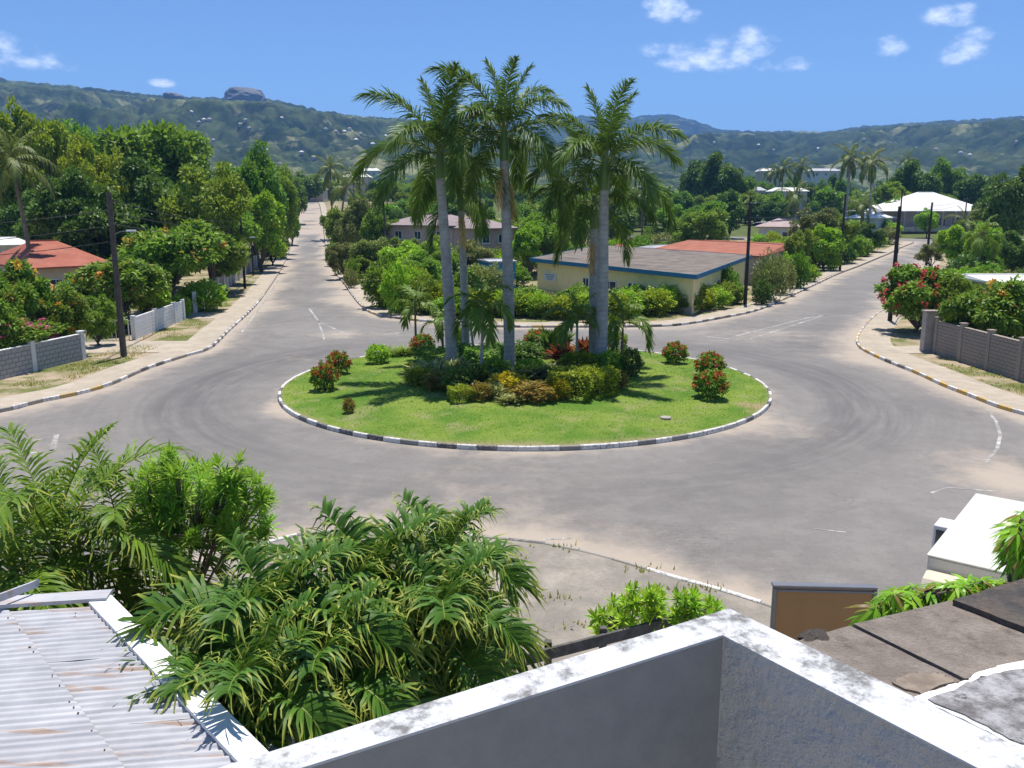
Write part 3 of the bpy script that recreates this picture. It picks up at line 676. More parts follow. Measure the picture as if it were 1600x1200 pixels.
# ------------------------------------------------------------------ hills and distance
def vnoise(x, y, seed):
    xi, yi = np.floor(x).astype(np.int64), np.floor(y).astype(np.int64); u, v = x - xi, y - yi; u = u * u * (3 - 2 * u); v = v * v * (3 - 2 * v)
    def hs(a, b):
        n = (a * 374761393 + b * 668265263 + seed * 974711) & 0xFFFFFFFF; n = ((n ^ (n >> 13)) * 1274126177) & 0xFFFFFFFF
        return ((n ^ (n >> 16)) & 0xFFFF) / 65535.0
    return (hs(xi, yi) * (1 - u) + hs(xi + 1, yi) * u) * (1 - v) + (hs(xi, yi + 1) * (1 - u) + hs(xi + 1, yi + 1) * u) * v
def fbm(x, y, o, seed):
    s, a, t = 0, 1, 0
    for k in range(o): s = s + a * vnoise(x, y, seed + k); t += a; a *= .52; x, y = x * 2.03 + 11, y * 2.03 + 7
    return s / t
def worley(x, y, seed):
    xi, yi = np.floor(x).astype(np.int64), np.floor(y).astype(np.int64); d = np.full(x.shape, 9.0)
    for a in (-1, 0, 1):
        for b in (-1, 0, 1):
            cx, cy = xi + a, yi + b; n = (cx * 73856093 ^ cy * 19349663 ^ seed * 83492791) & 0xFFFFFF
            n = (n * 1103515245 + 12345) & 0x7FFFFFFF
            jx, jy = (n & 1023) / 1023.0, ((n >> 10) & 1023) / 1023.0
            d = np.minimum(d, (cx + jx - x) ** 2 + (cy + jy - y) ** 2)
    return np.sqrt(d)
HILLS = {}
def hill(name, ridge, d_foot, d_top, z_foot, mat, cell, amp, seed, na=760, nr=230, gully=1.0):
    px = np.array([r_[0] for r_ in ridge], float); py = np.array([r_[1] for r_ in ridge], float)
    a0, a1 = math.atan((px[0] - 800) / F), math.atan((px[-1] - 800) / F)
    A = np.linspace(a0, a1, na); pxa = 800 + F * np.tan(A); pya = np.interp(pxa, px, py)
    zr = ztop(pya, d_top) - amp * 1.3                         # crest height at ground distance d_top straight ahead
    t = np.r_[np.linspace(0, 1, nr) ** .9, np.linspace(1.02, 1.5, 14)]
    T, AG = np.meshgrid(t, A, indexing='ij'); D = d_foot + (d_top - d_foot) * T
    X, Y = D * np.tan(AG), D.copy(); ZR = np.broadcast_to(zr, T.shape)
    prof = np.where(T <= 1, .22 * T + .78 * S(0, 1.0, T * .98) ** 1.15, 1 - .9 * S(1, 1.5, T)); prof = prof / prof[nr - 1].max()
    L = d_top / 12.0
    g = (fbm(X / L + 3, Y / (L * 1.6), 5, seed) - .5) * 2
    rid = 1 - np.abs(fbm(X / (L * .55) + 9, Y / (L * 1.1), 4, seed + 9) - .5) * 4
    w = np.clip(np.sin(np.clip(T, 0, 1) * PI), 0, 1)
    Z = z_foot + (ZR - z_foot) * prof + w * gully * (ZR - z_foot) * (.26 * g + .16 * rid)
    # never above the sight line of the crest
    lim = CH + (ZR - CH) * (D / d_top); Z = np.where(T < .985, np.minimum(Z, CH + (lim - CH) * (.97 - .05 * (1 - T))), Z)
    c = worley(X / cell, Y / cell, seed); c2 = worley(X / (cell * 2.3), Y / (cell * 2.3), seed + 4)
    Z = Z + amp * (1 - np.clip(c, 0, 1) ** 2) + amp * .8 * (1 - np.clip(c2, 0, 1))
    n = len(A); i, j = np.meshgrid(np.arange(len(t) - 1), np.arange(n - 1), indexing='ij'); q = i * n + j
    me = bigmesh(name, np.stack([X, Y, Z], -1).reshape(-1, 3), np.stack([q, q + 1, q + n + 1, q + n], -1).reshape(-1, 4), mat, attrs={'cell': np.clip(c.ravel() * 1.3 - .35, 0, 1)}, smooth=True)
    HILLS[name] = (A, D[:, 0], Z)
    return tag(link('hills', me), kind='structure')
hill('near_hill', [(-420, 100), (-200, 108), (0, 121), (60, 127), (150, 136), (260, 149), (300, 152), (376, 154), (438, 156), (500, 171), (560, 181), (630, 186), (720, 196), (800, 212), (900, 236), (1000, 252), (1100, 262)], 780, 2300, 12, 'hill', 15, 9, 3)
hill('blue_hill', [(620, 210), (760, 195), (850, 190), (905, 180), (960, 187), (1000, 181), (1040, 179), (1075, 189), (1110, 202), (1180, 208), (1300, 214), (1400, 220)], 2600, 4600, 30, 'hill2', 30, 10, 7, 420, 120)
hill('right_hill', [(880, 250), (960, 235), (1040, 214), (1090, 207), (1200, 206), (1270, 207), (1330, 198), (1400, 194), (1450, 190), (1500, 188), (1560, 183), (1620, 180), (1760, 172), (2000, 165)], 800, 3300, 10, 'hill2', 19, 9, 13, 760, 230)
def outcrop(px, py, d, wpx, hpx, seed):
    bm = bmesh.new(); bmesh.ops.create_icosphere(bm, subdivisions=4, radius=1); rr_ = random.Random(seed)
    from mathutils import noise as mn
    for v in bm.verts:
        k = 1 + .16 * mn.fractal(v.co * 1.7 + Vector((seed, 0, 0)), 1, 2, 4); v.co *= k
        if v.co.z > .75: v.co.z = .75 + (v.co.z - .75) * .5
    x = (px - 800) / F * d; z = ztop(py, d)
    o = link('rock_outcrop', bm_mesh('rock_outcrop', bm, 'rock'), None, (x, d, z), 0, (wpx / 2 / F * d, 60, hpx / F * d)); return o
tag(outcrop(400, 156, 2250, 64, 19, 3), 'flat topped grey rock outcrop crowning the ridge', 'rock')
tag(outcrop(297, 152, 2260, 24, 6, 8), 'small low rock bump on the ridge left of the big outcrop', 'rock')
# ------------------------------------------------------------------ plants: generators
def leaves_np(P, Dr, Nn, L, Wd, fold=.12, droop=.0):
    n = len(P); s = unit(np.cross(Dr, Nn)); nn = np.cross(s, Dr); L = np.broadcast_to(L, (n,))[:, None]; Wd = np.broadcast_to(Wd, (n,))[:, None]
    V = np.empty((n, 4, 3)); V[:, 0] = P; m = P + Dr * L * .48
    V[:, 1] = m + s * Wd * .5 + nn * Wd * fold; V[:, 3] = m - s * Wd * .5 + nn * Wd * fold
    V[:, 2] = P + Dr * L - np.array([0, 0, 1.]) * L * droop
    return V.reshape(-1, 3), np.arange(n * 4).reshape(-1, 4)
def sph(r, n): return unit(r.normal(size=(n, 3)))
def crown_np(seed, K, n, ll, lw, zb=.3, lobe=(.13, .22), hang=.25, up=.6, sub=5, outer=(.6, 1.0)):
    """normalised crown: radius .5, from zb to 1; clumps on clumps"""
    r = np.random.default_rng(seed); c0 = np.array([0, 0, (1 + zb) / 2]); rad = np.array([.5, .5, (1 - zb) / 2])
    R = r.uniform(*lobe, K); d = sph(r, K); d[:, 2] = d[:, 2] * .9 + .12; d = unit(d)
    k = np.arange(K); C = c0 + d * (rad - R[:, None] * np.array([.9, .9, .9])).clip(.05) * (r.uniform(*outer, K)[:, None])
    # smaller sprays on each lobe
    KK = K * sub; li = np.repeat(k, sub); d2 = sph(r, KK); d2[:, 2] += .3; d2 = unit(d2)
    C2 = C[li] + d2 * R[li][:, None] * .72; R2 = R[li] * r.uniform(.35, .6, KK)
    w = R2 ** 2; idx = r.choice(KK, n, p=w / w.sum()); v = sph(r, n); v[:, 2] += .25; v = unit(v)
    P = C2[idx] + v * (R2[idx] * (.55 + .5 * r.random(n)))[:, None] * np.array([1, 1, .82])
    Dr = unit(v * .7 + r.normal(size=(n, 3)) * .5 + np.array([0, 0, -hang])); Nn = unit(v * .5 + np.array([0, 0, up]) + r.normal(size=(n, 3)) * .35)
    s = r.uniform(.7, 1.25, n)
    V, Fc = leaves_np(P, Dr, Nn, ll * s, lw * s)
    V[:, 2] = np.maximum(V[:, 2], .02)
    return V, Fc, C, R
def limbs_np(C, zb, seed, r0=.03, lean=.04, n=8):
    r = random.Random(seed); parts = []; fork = np.array([r.uniform(-lean, lean), r.uniform(-lean, lean), zb * r.uniform(.75, 1.0)])
    z = np.linspace(0, 1, 6)[:, None]; mid = fork * z; mid[:, :2] += np.sin(z * 3) * lean * .3
    parts.append(tube_np(mid, r0 * np.linspace(1.25, .72, 6), 8))
    for c in C[np.argsort(-C[:, 2])][:n]:
        t = np.linspace(0, 1, 5)[:, None]; p = fork * (1 - t) + c * t; p[:, :2] += np.sin(t * PI) * (c - fork)[None, :2] * .12
        parts.append(tube_np(p, r0 * np.linspace(.55, .14, 5), 6))
    return join(parts)
PROTO = {}
def tree_proto(key, seed, leafmat, bark='bark', K=16, n=8000, ll=.045, lw=.022, zb=.28, lobe=(.13, .22), hang=.25, blossom=None, nb=0, r0=.028, **kw):
    V, Fc, C, R = crown_np(seed, K, n, ll, lw, zb, lobe, hang, **kw)
    cr = bigmesh('crown', V, Fc, leafmat); tv, tf = limbs_np(C, zb, seed, r0)
    tr = bigmesh('trunk', tv, tf, bark, smooth=True); bl = None
    if blossom:
        r = np.random.default_rng(seed + 5); kk = r.choice(len(C), nb); v = sph(r, nb); v[:, 2] += .35; v = unit(v)
        k = 14; c = np.repeat(C[kk] + v * R[kk][:, None] * 1.25, k, 0) + r.normal(size=(nb * k, 3)) * .016
        dv = sph(r, nb * k); bv, bf = leaves_np(c, dv, sph(r, nb * k), ll * .8, ll * .62); bl = bigmesh('blossoms', bv, bf, blossom)
    PROTO[key] = (tr, cr, bl)
for k in range(3):
    tree_proto(f'broad{k}', 100 + k, 'lf_green', K=20, n=18200, ll=0.0414, lw=0.0228, zb=.12)
    tree_proto(f'dark{k}', 120 + k, 'lf_dark', 'bark_dark', K=18, n=16800, ll=0.0437, lw=0.0240, zb=.08)
    tree_proto(f'open{k}', 140 + k, 'lf_yellow', K=22, n=14000, ll=0.0414, lw=0.0216, lobe=(.09, .16), zb=.2)
    tree_proto(f'mango{k}', 160 + k, 'lf_mango', K=18, n=14000, ll=0.0633, lw=0.0240, hang=.6, blossom='bl_orange', nb=16, zb=.1)
    tree_proto(f'tallmango{k}', 170 + k, 'lf_mango', K=20, n=14000, ll=.06, lw=.024, hang=.6, blossom='bl_orange', nb=7, zb=.3)
    tree_proto(f'bright{k}', 180 + k, 'lf_bright', K=16, n=12600, ll=0.0552, lw=0.0312, zb=.08)
    tree_proto(f'olive{k}', 200 + k, 'lf_olive', K=20, n=14000, ll=0.0414, lw=0.0216, lobe=(.10, .18), zb=.06)
    tree_proto(f'dusty{k}', 220 + k, 'lf_dusty', K=18, n=12600, ll=0.0391, lw=0.0192, zb=.12, lobe=(.11, .18))
    tree_proto(f'pale{k}', 240 + k, 'lf_pale', K=16, n=11200, ll=0.0460, lw=0.0240, zb=.14)
    tree_proto(f'mid{k}', 260 + k, 'lf_green', K=15, n=5880, ll=0.0633, lw=0.0360, zb=.05)
    tree_proto(f'middark{k}', 280 + k, 'lf_dark', 'bark_dark', K=15, n=5880, ll=0.0633, lw=0.0360, zb=.05)
    tree_proto(f'midolive{k}', 300 + k, 'lf_olive', K=15, n=5880, ll=0.0633, lw=0.0360, zb=.05)
tree_proto('bougain_pink', 401, 'lf_mango', K=18, n=11200, ll=0.0483, lw=0.0240, zb=.05, hang=.3, blossom='bl_pink', nb=110, r0=.02)
tree_proto('bougain_red', 403, 'lf_green', K=18, n=12600, ll=0.0483, lw=0.0288, zb=.05, hang=.3, blossom='bl_crimson', nb=120, r0=.02)
CNT = [0]
def plant(name, label, kind, loc, H, Wd, cat='tree', group=None, rz=None, wy=None):
    CNT[0] += 1; r = random.Random(CNT[0] * 7 + 3)
    k = kind if kind in PROTO else kind + str(CNT[0] % 3)
    tr, cr, bl = PROTO[k]
    t = thing(name, label, cat, loc, r.uniform(0, 6.28) if rz is None else rz, group)
    sc = (Wd, wy or Wd, H)
    link('trunk', tr, t, scale=sc); link('crown', cr, t, scale=sc)
    if bl: link('blossoms', bl, t, scale=sc)
    return t
def T(px, ytop, d, wpx, kind, label, name='tree', cat='tree', group=None, dz=.1):
    """a tree whose crown tops out at row ytop, standing d metres out"""
    zt = ztop(ytop, d); x = at(px, d, zt * .6); z0 = hf(x, d) + dz
    return plant(name, label, kind, (x, d, z0), zt - z0, wpx / F * (d * CP), cat, group)

# palms
def frond_np(seed, L, n, ll, lw, e0, arch, plum=8, droop=.35, lift=18, side=58, pet=.10, rr=.022, seg=16, curl=0.0, fwd=.62):
    r = np.random.default_rng(seed); s = np.linspace(0, 1, seg); th = np.radians(e0 - arch * s ** 1.35)
    P = np.zeros((seg, 3)); dl = L / (seg - 1); tw = r.uniform(-.12, .12)
    for k in range(1, seg): P[k] = P[k - 1] + dl * np.array([math.cos(th[k]), 0, math.sin(th[k])])
    P[:, 1] += tw * L * s ** 2
    rv, rf = tube_np(P, rr * np.linspace(1, .2, seg), 4, False)
    sl = np.linspace(pet, 1, n) ; sl = np.repeat(sl, 2); sd = np.tile([1., -1.], n); N = len(sl); sl = np.clip(sl + r.normal(size=N) * .006, pet, 1)
    B = np.stack([np.interp(sl, s, P[:, c]) for c in range(3)], 1); t_ = np.interp(sl, s, th)
    Tn = np.stack([np.cos(t_), np.zeros(N), np.sin(t_)], 1); Nn = np.stack([-np.sin(t_), np.zeros(N), np.cos(t_)], 1); Yv = np.stack([np.zeros(N), sd, np.zeros(N)], 1)
    a = np.radians(side * (1 - fwd * sl ** 1.5) + r.normal(size=N) * 5)[:, None]; b = np.radians(lift + plum * r.normal(size=N))[:, None]
    Dr = np.cos(a) * Tn + np.sin(a) * (np.cos(b) * Yv + np.sin(b) * Nn)
    ln = ll * (.5 + .5 * np.sin(PI * np.clip((sl - pet) / (1 - pet) * .85 + .12, 0, 1))) * r.uniform(.85, 1.1, N) * np.where(r.random(N) < .03, .5, 1)
    Wv = unit(Tn - (Tn * Dr).sum(1, keepdims=True) * Dr); down = np.array([0, 0, -1.])
    ts = np.array([0, .3, .58, .82, 1.0]); ws = np.array([.55, 1, .9, .55, .06]) * lw * .5
    dd = droop * r.uniform(.6, 1.4, N)
    V = np.empty((N, 5, 2, 3))
    for k, (tt, w) in enumerate(zip(ts, ws)):
        c = B + Dr * (ln * tt * (1 - .25 * dd * tt))[:, None] + down * (ln * dd * tt ** 2.1)[:, None] + Wv * (curl * ln * tt ** 3 * r.normal(size=N))[:, None]
        V[:, k, 0] = c - Wv * w; V[:, k, 1] = c + Wv * w
    V = V.reshape(-1, 3); base = np.arange(N)[:, None] * 10; q = np.array([[0, 1, 3, 2], [2, 3, 5, 4], [4, 5, 7, 6], [6, 7, 9, 8]])
    Fl = (base[:, None] + q[None]).reshape(-1, 4); tip = np.tile(np.repeat(ts, 2), N)
    Vv = np.vstack([V, rv]); Ff = np.vstack([Fl, rf + len(V)])
    return Vv, Ff, np.r_[np.zeros(len(Fl)), np.ones(len(rf))], np.r_[tip, np.zeros(len(rv))]
FROND = {}
def frond_set(key, mat, spec, **kw):
    out = []
    for k, (e0, arch) in enumerate(spec):
        v, f, mi, tp = frond_np(hash(key) % 97 * 0 + 31 * k + len(key) * 7, e0=e0, arch=arch, **kw)
        out.append((e0, bigmesh('frond', v, f, [mat, 'rachis'], mi, {'tip': tp})))
    FROND[key] = out
frond_set('royal', 'fr_royal', [(84, 30), (78, 55), (66, 72), (54, 82), (42, 88), (28, 90), (14, 90), (0, 84), (-20, 66), (-40, 44)], L=4.3, n=125, ll=1.12, lw=.055, plum=28, droop=.36, lift=16, rr=.05)
frond_set('small', 'fr_small', [(78, 50), (62, 80), (48, 100), (34, 112), (18, 110), (0, 95)], L=1.5, n=40, ll=.58, lw=.05, plum=10, droop=.5, lift=24, rr=.02)
frond_set('manila', 'fr_manila', [(82, 50), (70, 80), (58, 100), (46, 118), (34, 125), (20, 122), (6, 110), (-10, 95)], L=1.7, n=60, ll=.98, lw=.052, plum=8, droop=.62, lift=46, rr=.026, curl=.07, side=78, fwd=.38)
frond_set('coco', 'fr_coco', [(80, 40), (62, 62), (44, 80), (26, 88), (8, 85), (-12, 72), (-32, 55)], L=4.4, n=50, ll=.95, lw=.1, plum=8, droop=.7, lift=6, rr=.04)
frond_set('areca', 'fr_areca', [(78, 40), (60, 70), (46, 90), (32, 100), (16, 100), (0, 95), (-15, 80)], L=2.6, n=52, ll=.9, lw=.046, plum=9, droop=.5, lift=34, rr=.024, curl=.05, side=66, fwd=.5)
frond_set('dry', 'fr_dry', [(-60, 30), (-72, 18)], L=2.6, n=26, ll=.6, lw=.05, plum=20, droop=.7, lift=0, rr=.035)
def palm(name, label, loc, hgt, fset, nf, r0, r1, lean=(0, 0), seed=1, shaft=0.0, scale=1.0, bark='palm_bark', group=None, dry=0, azs=None, bulge=0.0, spread=None, low=0.0):
    r = random.Random(seed); t = thing(name, label, 'palm tree', loc, 0, group)
    z = np.linspace(0, 1, 22); th = hgt - shaft
    px_ = lean[0] * z ** 1.6; py_ = lean[1] * z ** 1.6
    rad = r0 + (r1 - r0) * z + bulge * np.exp(-((z - .45) / .25) ** 2); rad[:2] *= (1.35, 1.12)
    v, f = tube_np(np.stack([px_, py_, z * th], 1), rad, 12); link('trunk', bigmesh('trunk', v, f, bark, smooth=True), t)
    top = np.array([lean[0], lean[1], hgt])
    if shaft:
        zz = np.linspace(0, 1, 8); sr = r1 * (1.0 + .18 * np.sin(zz * 2.6)) * (1 - .55 * zz ** 2)
        p = np.stack([lean[0] * np.ones(8), lean[1] * np.ones(8), th - .05 + zz * (shaft + .25)], 1)
        v, f = tube_np(p, sr, 12); link('crownshaft', bigmesh('crownshaft', v, f, 'shaft', smooth=True), t)
    S_ = FROND[fset]; m = len(S_)
    for k in range(nf):
        u = (k + .5) / nf; idx = min(m - 1, int(u * m * (1 - low)))
        a = k * 2.39996 + r.uniform(-.25, .25) if azs is None else azs[k % len(azs)] + r.uniform(-.2, .2)
        e0, me = S_[idx]; s = scale * r.uniform(.88, 1.1) * (.8 if idx == 0 else 1)
        rr_ = r1 * .35
        link('frond', me, t, (top[0] + rr_ * math.cos(a), top[1] + rr_ * math.sin(a), top[2] - u * .35 * scale), 0, s, rot=(r.uniform(-.06, .06), r.uniform(-.08, .08), a))
    for k in range(dry):
        a = r.uniform(0, 6.28); link('dry_frond', FROND['dry'][k % 2][1], t, (top[0], top[1], th - .1), a, scale * r.uniform(.7, 1))
    return t

# shrubs
def bush_np(seed, n, ll, lw, shape='ball', up=.3):
    r = np.random.default_rng(seed)
    if shape == 'ball':
        v = sph(r, n); v[:, 2] = np.where(v[:, 2] < -.2, v[:, 2] * .8 + r.random(n) * .3, v[:, 2]); v[:, :2] *= np.where(v[:, 2] < 0, 1.25, 1.0)[:, None]; v = unit(v); lump = 1 + .22 * np.sin(v[:, 0] * 7 + seed) * np.sin(v[:, 1] * 6 + 2 * seed) + .09 * np.sin(v[:, 2] * 9 + v[:, 0] * 5)
        rad = (.5 * (.55 + .45 * np.sqrt(r.random(n))) * lump)[:, None]; P = v * rad * np.array([1, 1, 1.08]) + np.array([0, 0, .5]); P[:, 2] = np.maximum(P[:, 2], .03)
        Dr = unit(v + r.normal(size=(n, 3)) * .55 + np.array([0, 0, up])); Nn = unit(v * .4 + np.array([0, 0, .7]) + r.normal(size=(n, 3)) * .4); P = P - Dr * ll * .6
    elif shape == 'box':
        P = r.random((n, 3)) - .5; ax = r.integers(0, 5, n); sg = np.array([[-1, 0, 0], [1, 0, 0], [0, -1, 0], [0, 1, 0], [0, 0, 1]])[ax]
        for c in range(3): P[:, c] = np.where(sg[:, c] != 0, sg[:, c] * (.5 - .14 * r.random(n)), P[:, c])
        P[:, 2] = P[:, 2] * .95 + .5; P *= 1 + .07 * np.sin(P[:, [1, 2, 0]] * 9 + seed)
        v = sg.astype(float); Dr = unit(v + r.normal(size=(n, 3)) * .6 + np.array([0, 0, up])); Nn = unit(np.array([0, 0, .8]) + v * .3 + r.normal(size=(n, 3)) * .4); P = P - Dr * ll * .5
    else:                                                    # strap leaves rising from the base in several rosettes
        c = (r.random((9, 2)) - .5) * .7; k = r.integers(0, 9, n); a = r.random(n) * 2 * PI; e = r.uniform(.35, 1.35, n)
        Dr = np.stack([np.cos(a) * np.cos(e), np.sin(a) * np.cos(e), np.sin(e)], 1); P = np.c_[c[k] + r.normal(size=(n, 2)) * .03, r.uniform(.03, .45, n)]; Nn = unit(np.cross(Dr, np.cross(np.array([0, 0, 1.]), Dr)))
    s = r.uniform(.7, 1.25, n); return leaves_np(P, Dr, Nn, ll * s, lw * s, .15, .15 if shape == 'strap' else .05)
BUSH = {}
def bush_proto(key, seed, mat, n, ll, lw, shape='ball', blossom=None, nb=0, up=.3):
    v, f = bush_np(seed, n, ll, lw, shape, up); me = bigmesh('foliage', v, f, mat); bl = None
    if blossom:
        r = np.random.default_rng(seed + 1); d = sph(r, nb); d[:, 2] = np.abs(d[:, 2]) * 1.1 - .15; d = unit(d); k = 16
        c = np.repeat(d * .5 * np.array([1, 1, 1.05]) + np.array([0, 0, .5]), k, 0) + r.normal(size=(nb * k, 3)) * .028
        bv, bf = leaves_np(c, sph(r, nb * k), sph(r, nb * k), ll * .55, ll * .45); bl = bigmesh('blossoms', bv, bf, blossom)
    st_ = []
    rr_ = random.Random(seed)
    for _ in range(6):
        a = rr_.uniform(0, 6.28); st_.append(tube_np(np.array([[.04 * math.cos(a), .04 * math.sin(a), -.03], [.16 * math.cos(a), .16 * math.sin(a), .3], [.3 * math.cos(a), .3 * math.sin(a), .62]]), np.array([.025, .018, .006]), 5))
    sv_, sf_ = join(st_); BUSH[key] = (me, bl, bigmesh('stems', sv_, sf_, 'bark_dark'))
for k in range(3):
    bush_proto(f'ixora{k}', 500 + k, 'lf_green', 1500, .13, .06, blossom='bl_red', nb=46)
    bush_proto(f'hedge{k}', 510 + k, 'lf_ygreen' if k == 1 else ('lf_olive' if k == 0 else 'lf_bright'), 3200, .085, .045)
    bush_proto(f'leaf{k}', 520 + k, 'lf_green', 2200, .11, .055)
    bush_proto(f'darkbush{k}', 530 + k, 'lf_dark', 2200, .11, .055)
    bush_proto(f'dustybush{k}', 540 + k, 'lf_dusty', 2600, .08, .035)
    bush_proto(f'brightbush{k}', 550 + k, 'lf_bright', 2200, .11, .055)
bush_proto('croton', 560, 'lf_croton', 1500, .14, .06, up=.6)
bush_proto('bronze', 561, 'lf_bronze', 1700, .13, .06, up=.5)
bush_proto('lime', 562, 'lf_ygreen', 2600, .085, .045, 'box')
bush_proto('greenbox', 563, 'lf_green', 2400, .09, .05, 'box')
bush_proto('striped', 564, 'lf_cream', 420, .55, .06, 'strap')
bush_proto('cordyline', 565, 'lf_red', 380, .55, .10, 'strap')
bush_proto('darkstrap', 566, 'lf_dark', 420, .6, .10, 'strap')
bush_proto('grasstuft', 567, 'lf_olive', 500, .7, .03, 'strap')
bush_proto('redgreen', 568, 'lf_olive', 1800, .11, .055, 'box', 'bl_red', 30)
def shrub(name, label, key, loc, Wd, H, dep=None, rz=None, group=None, cat='shrub'):
    CNT[0] += 1; r = random.Random(CNT[0]); k = key if key in BUSH else key + str(CNT[0] % 3); me, bl, stm = BUSH[k]
    t = thing(name, label, cat, loc, r.uniform(0, 6.28) if rz is None else rz, group); sc = (Wd, dep or Wd, H)
    link('stems', stm, t, scale=sc); link('foliage', me, t, scale=sc)
    if bl: link('blossoms', bl, t, scale=sc)
    return t
def island_shrub(px, py, wpx, hpx, key, label, name='shrub', dep=None, rz=None):
    p = GL(px, py); dpt = p.y * CP + (CH - p.z) * SP; k = dpt / F
    return shrub(name, label, key, (p.x, p.y, p.z - .03), wpx * k * 1.25, hpx * k * 1.2, dep, rz)

# ------------------------------------------------------------------ island planting
def island_palm(label, px, py, ytop, r0, r1, lean, seed, nf, scale, dry=0, low=0.0, name='royal_palm', bulge=.03):
    p = GL(px, py); zt = ztop(ytop, p.y)
    return palm(name, label, (p.x, p.y, p.z - .05), zt - p.z, 'royal', nf, r0, r1, lean, seed, 1.5, scale, dry=dry, low=low, bulge=bulge)
island_palm('tall royal palm with the leftmost crown on the island', 706, 582, 228, .30, .22, (-.45, 0), 11, 15, 1.02, low=.15)
island_palm('thinner royal palm standing just behind the leftmost tall palm', 728, 557, 285, .23, .17, (-.2, .2), 23, 13, .88, dry=1, low=.0)
island_palm('tallest royal palm in the middle of the island with bare grey trunk', 796, 580, 200, .29, .22, (-.25, 0), 37, 15, 1.04, dry=2, low=.1)
island_palm('royal palm with the rightmost crown on the island', 939, 582, 246, .32, .23, (-.05, -.1), 41, 15, 1.05, low=.12)
island_palm('royal palm trunk hidden close behind the rightmost tall palm', 927, 572, 310, .27, .21, (-.1, .1), 53, 10, .85, dry=2, low=.0)
for (px, py, yt, sc, nf, sd, lab) in [
    (650, 545, 468, 1.25, 9, 61, 'small garden palm on the edge of the island bed nearest the straight road'), (752, 596, 470, 1.35, 11, 62, 'small garden palm in front of the tallest royal palm'),
    (692, 548, 500, 1.0, 7, 63, 'low garden palm half hidden behind the leftmost tall palm'), (901, 578, 492, 1.25, 10, 64, 'small garden palm just left of the rightmost tall palm'),
    (972, 574, 492, 1.35, 10, 65, 'small garden palm right of the rightmost tall palm'), (740, 560, 500, .9, 7, 66, 'low garden palm between the two leftmost tall trunks')]:
    p = GL(px, py); palm('garden_palm', lab, (p.x, p.y, p.z - .03), ztop(yt, p.y) - p.z, 'small', nf, .085, .06, (random.Random(sd).uniform(-.15, .15), 0), sd, .45, sc, 'palm_bark2' if sd % 2 else 'palm_bark')
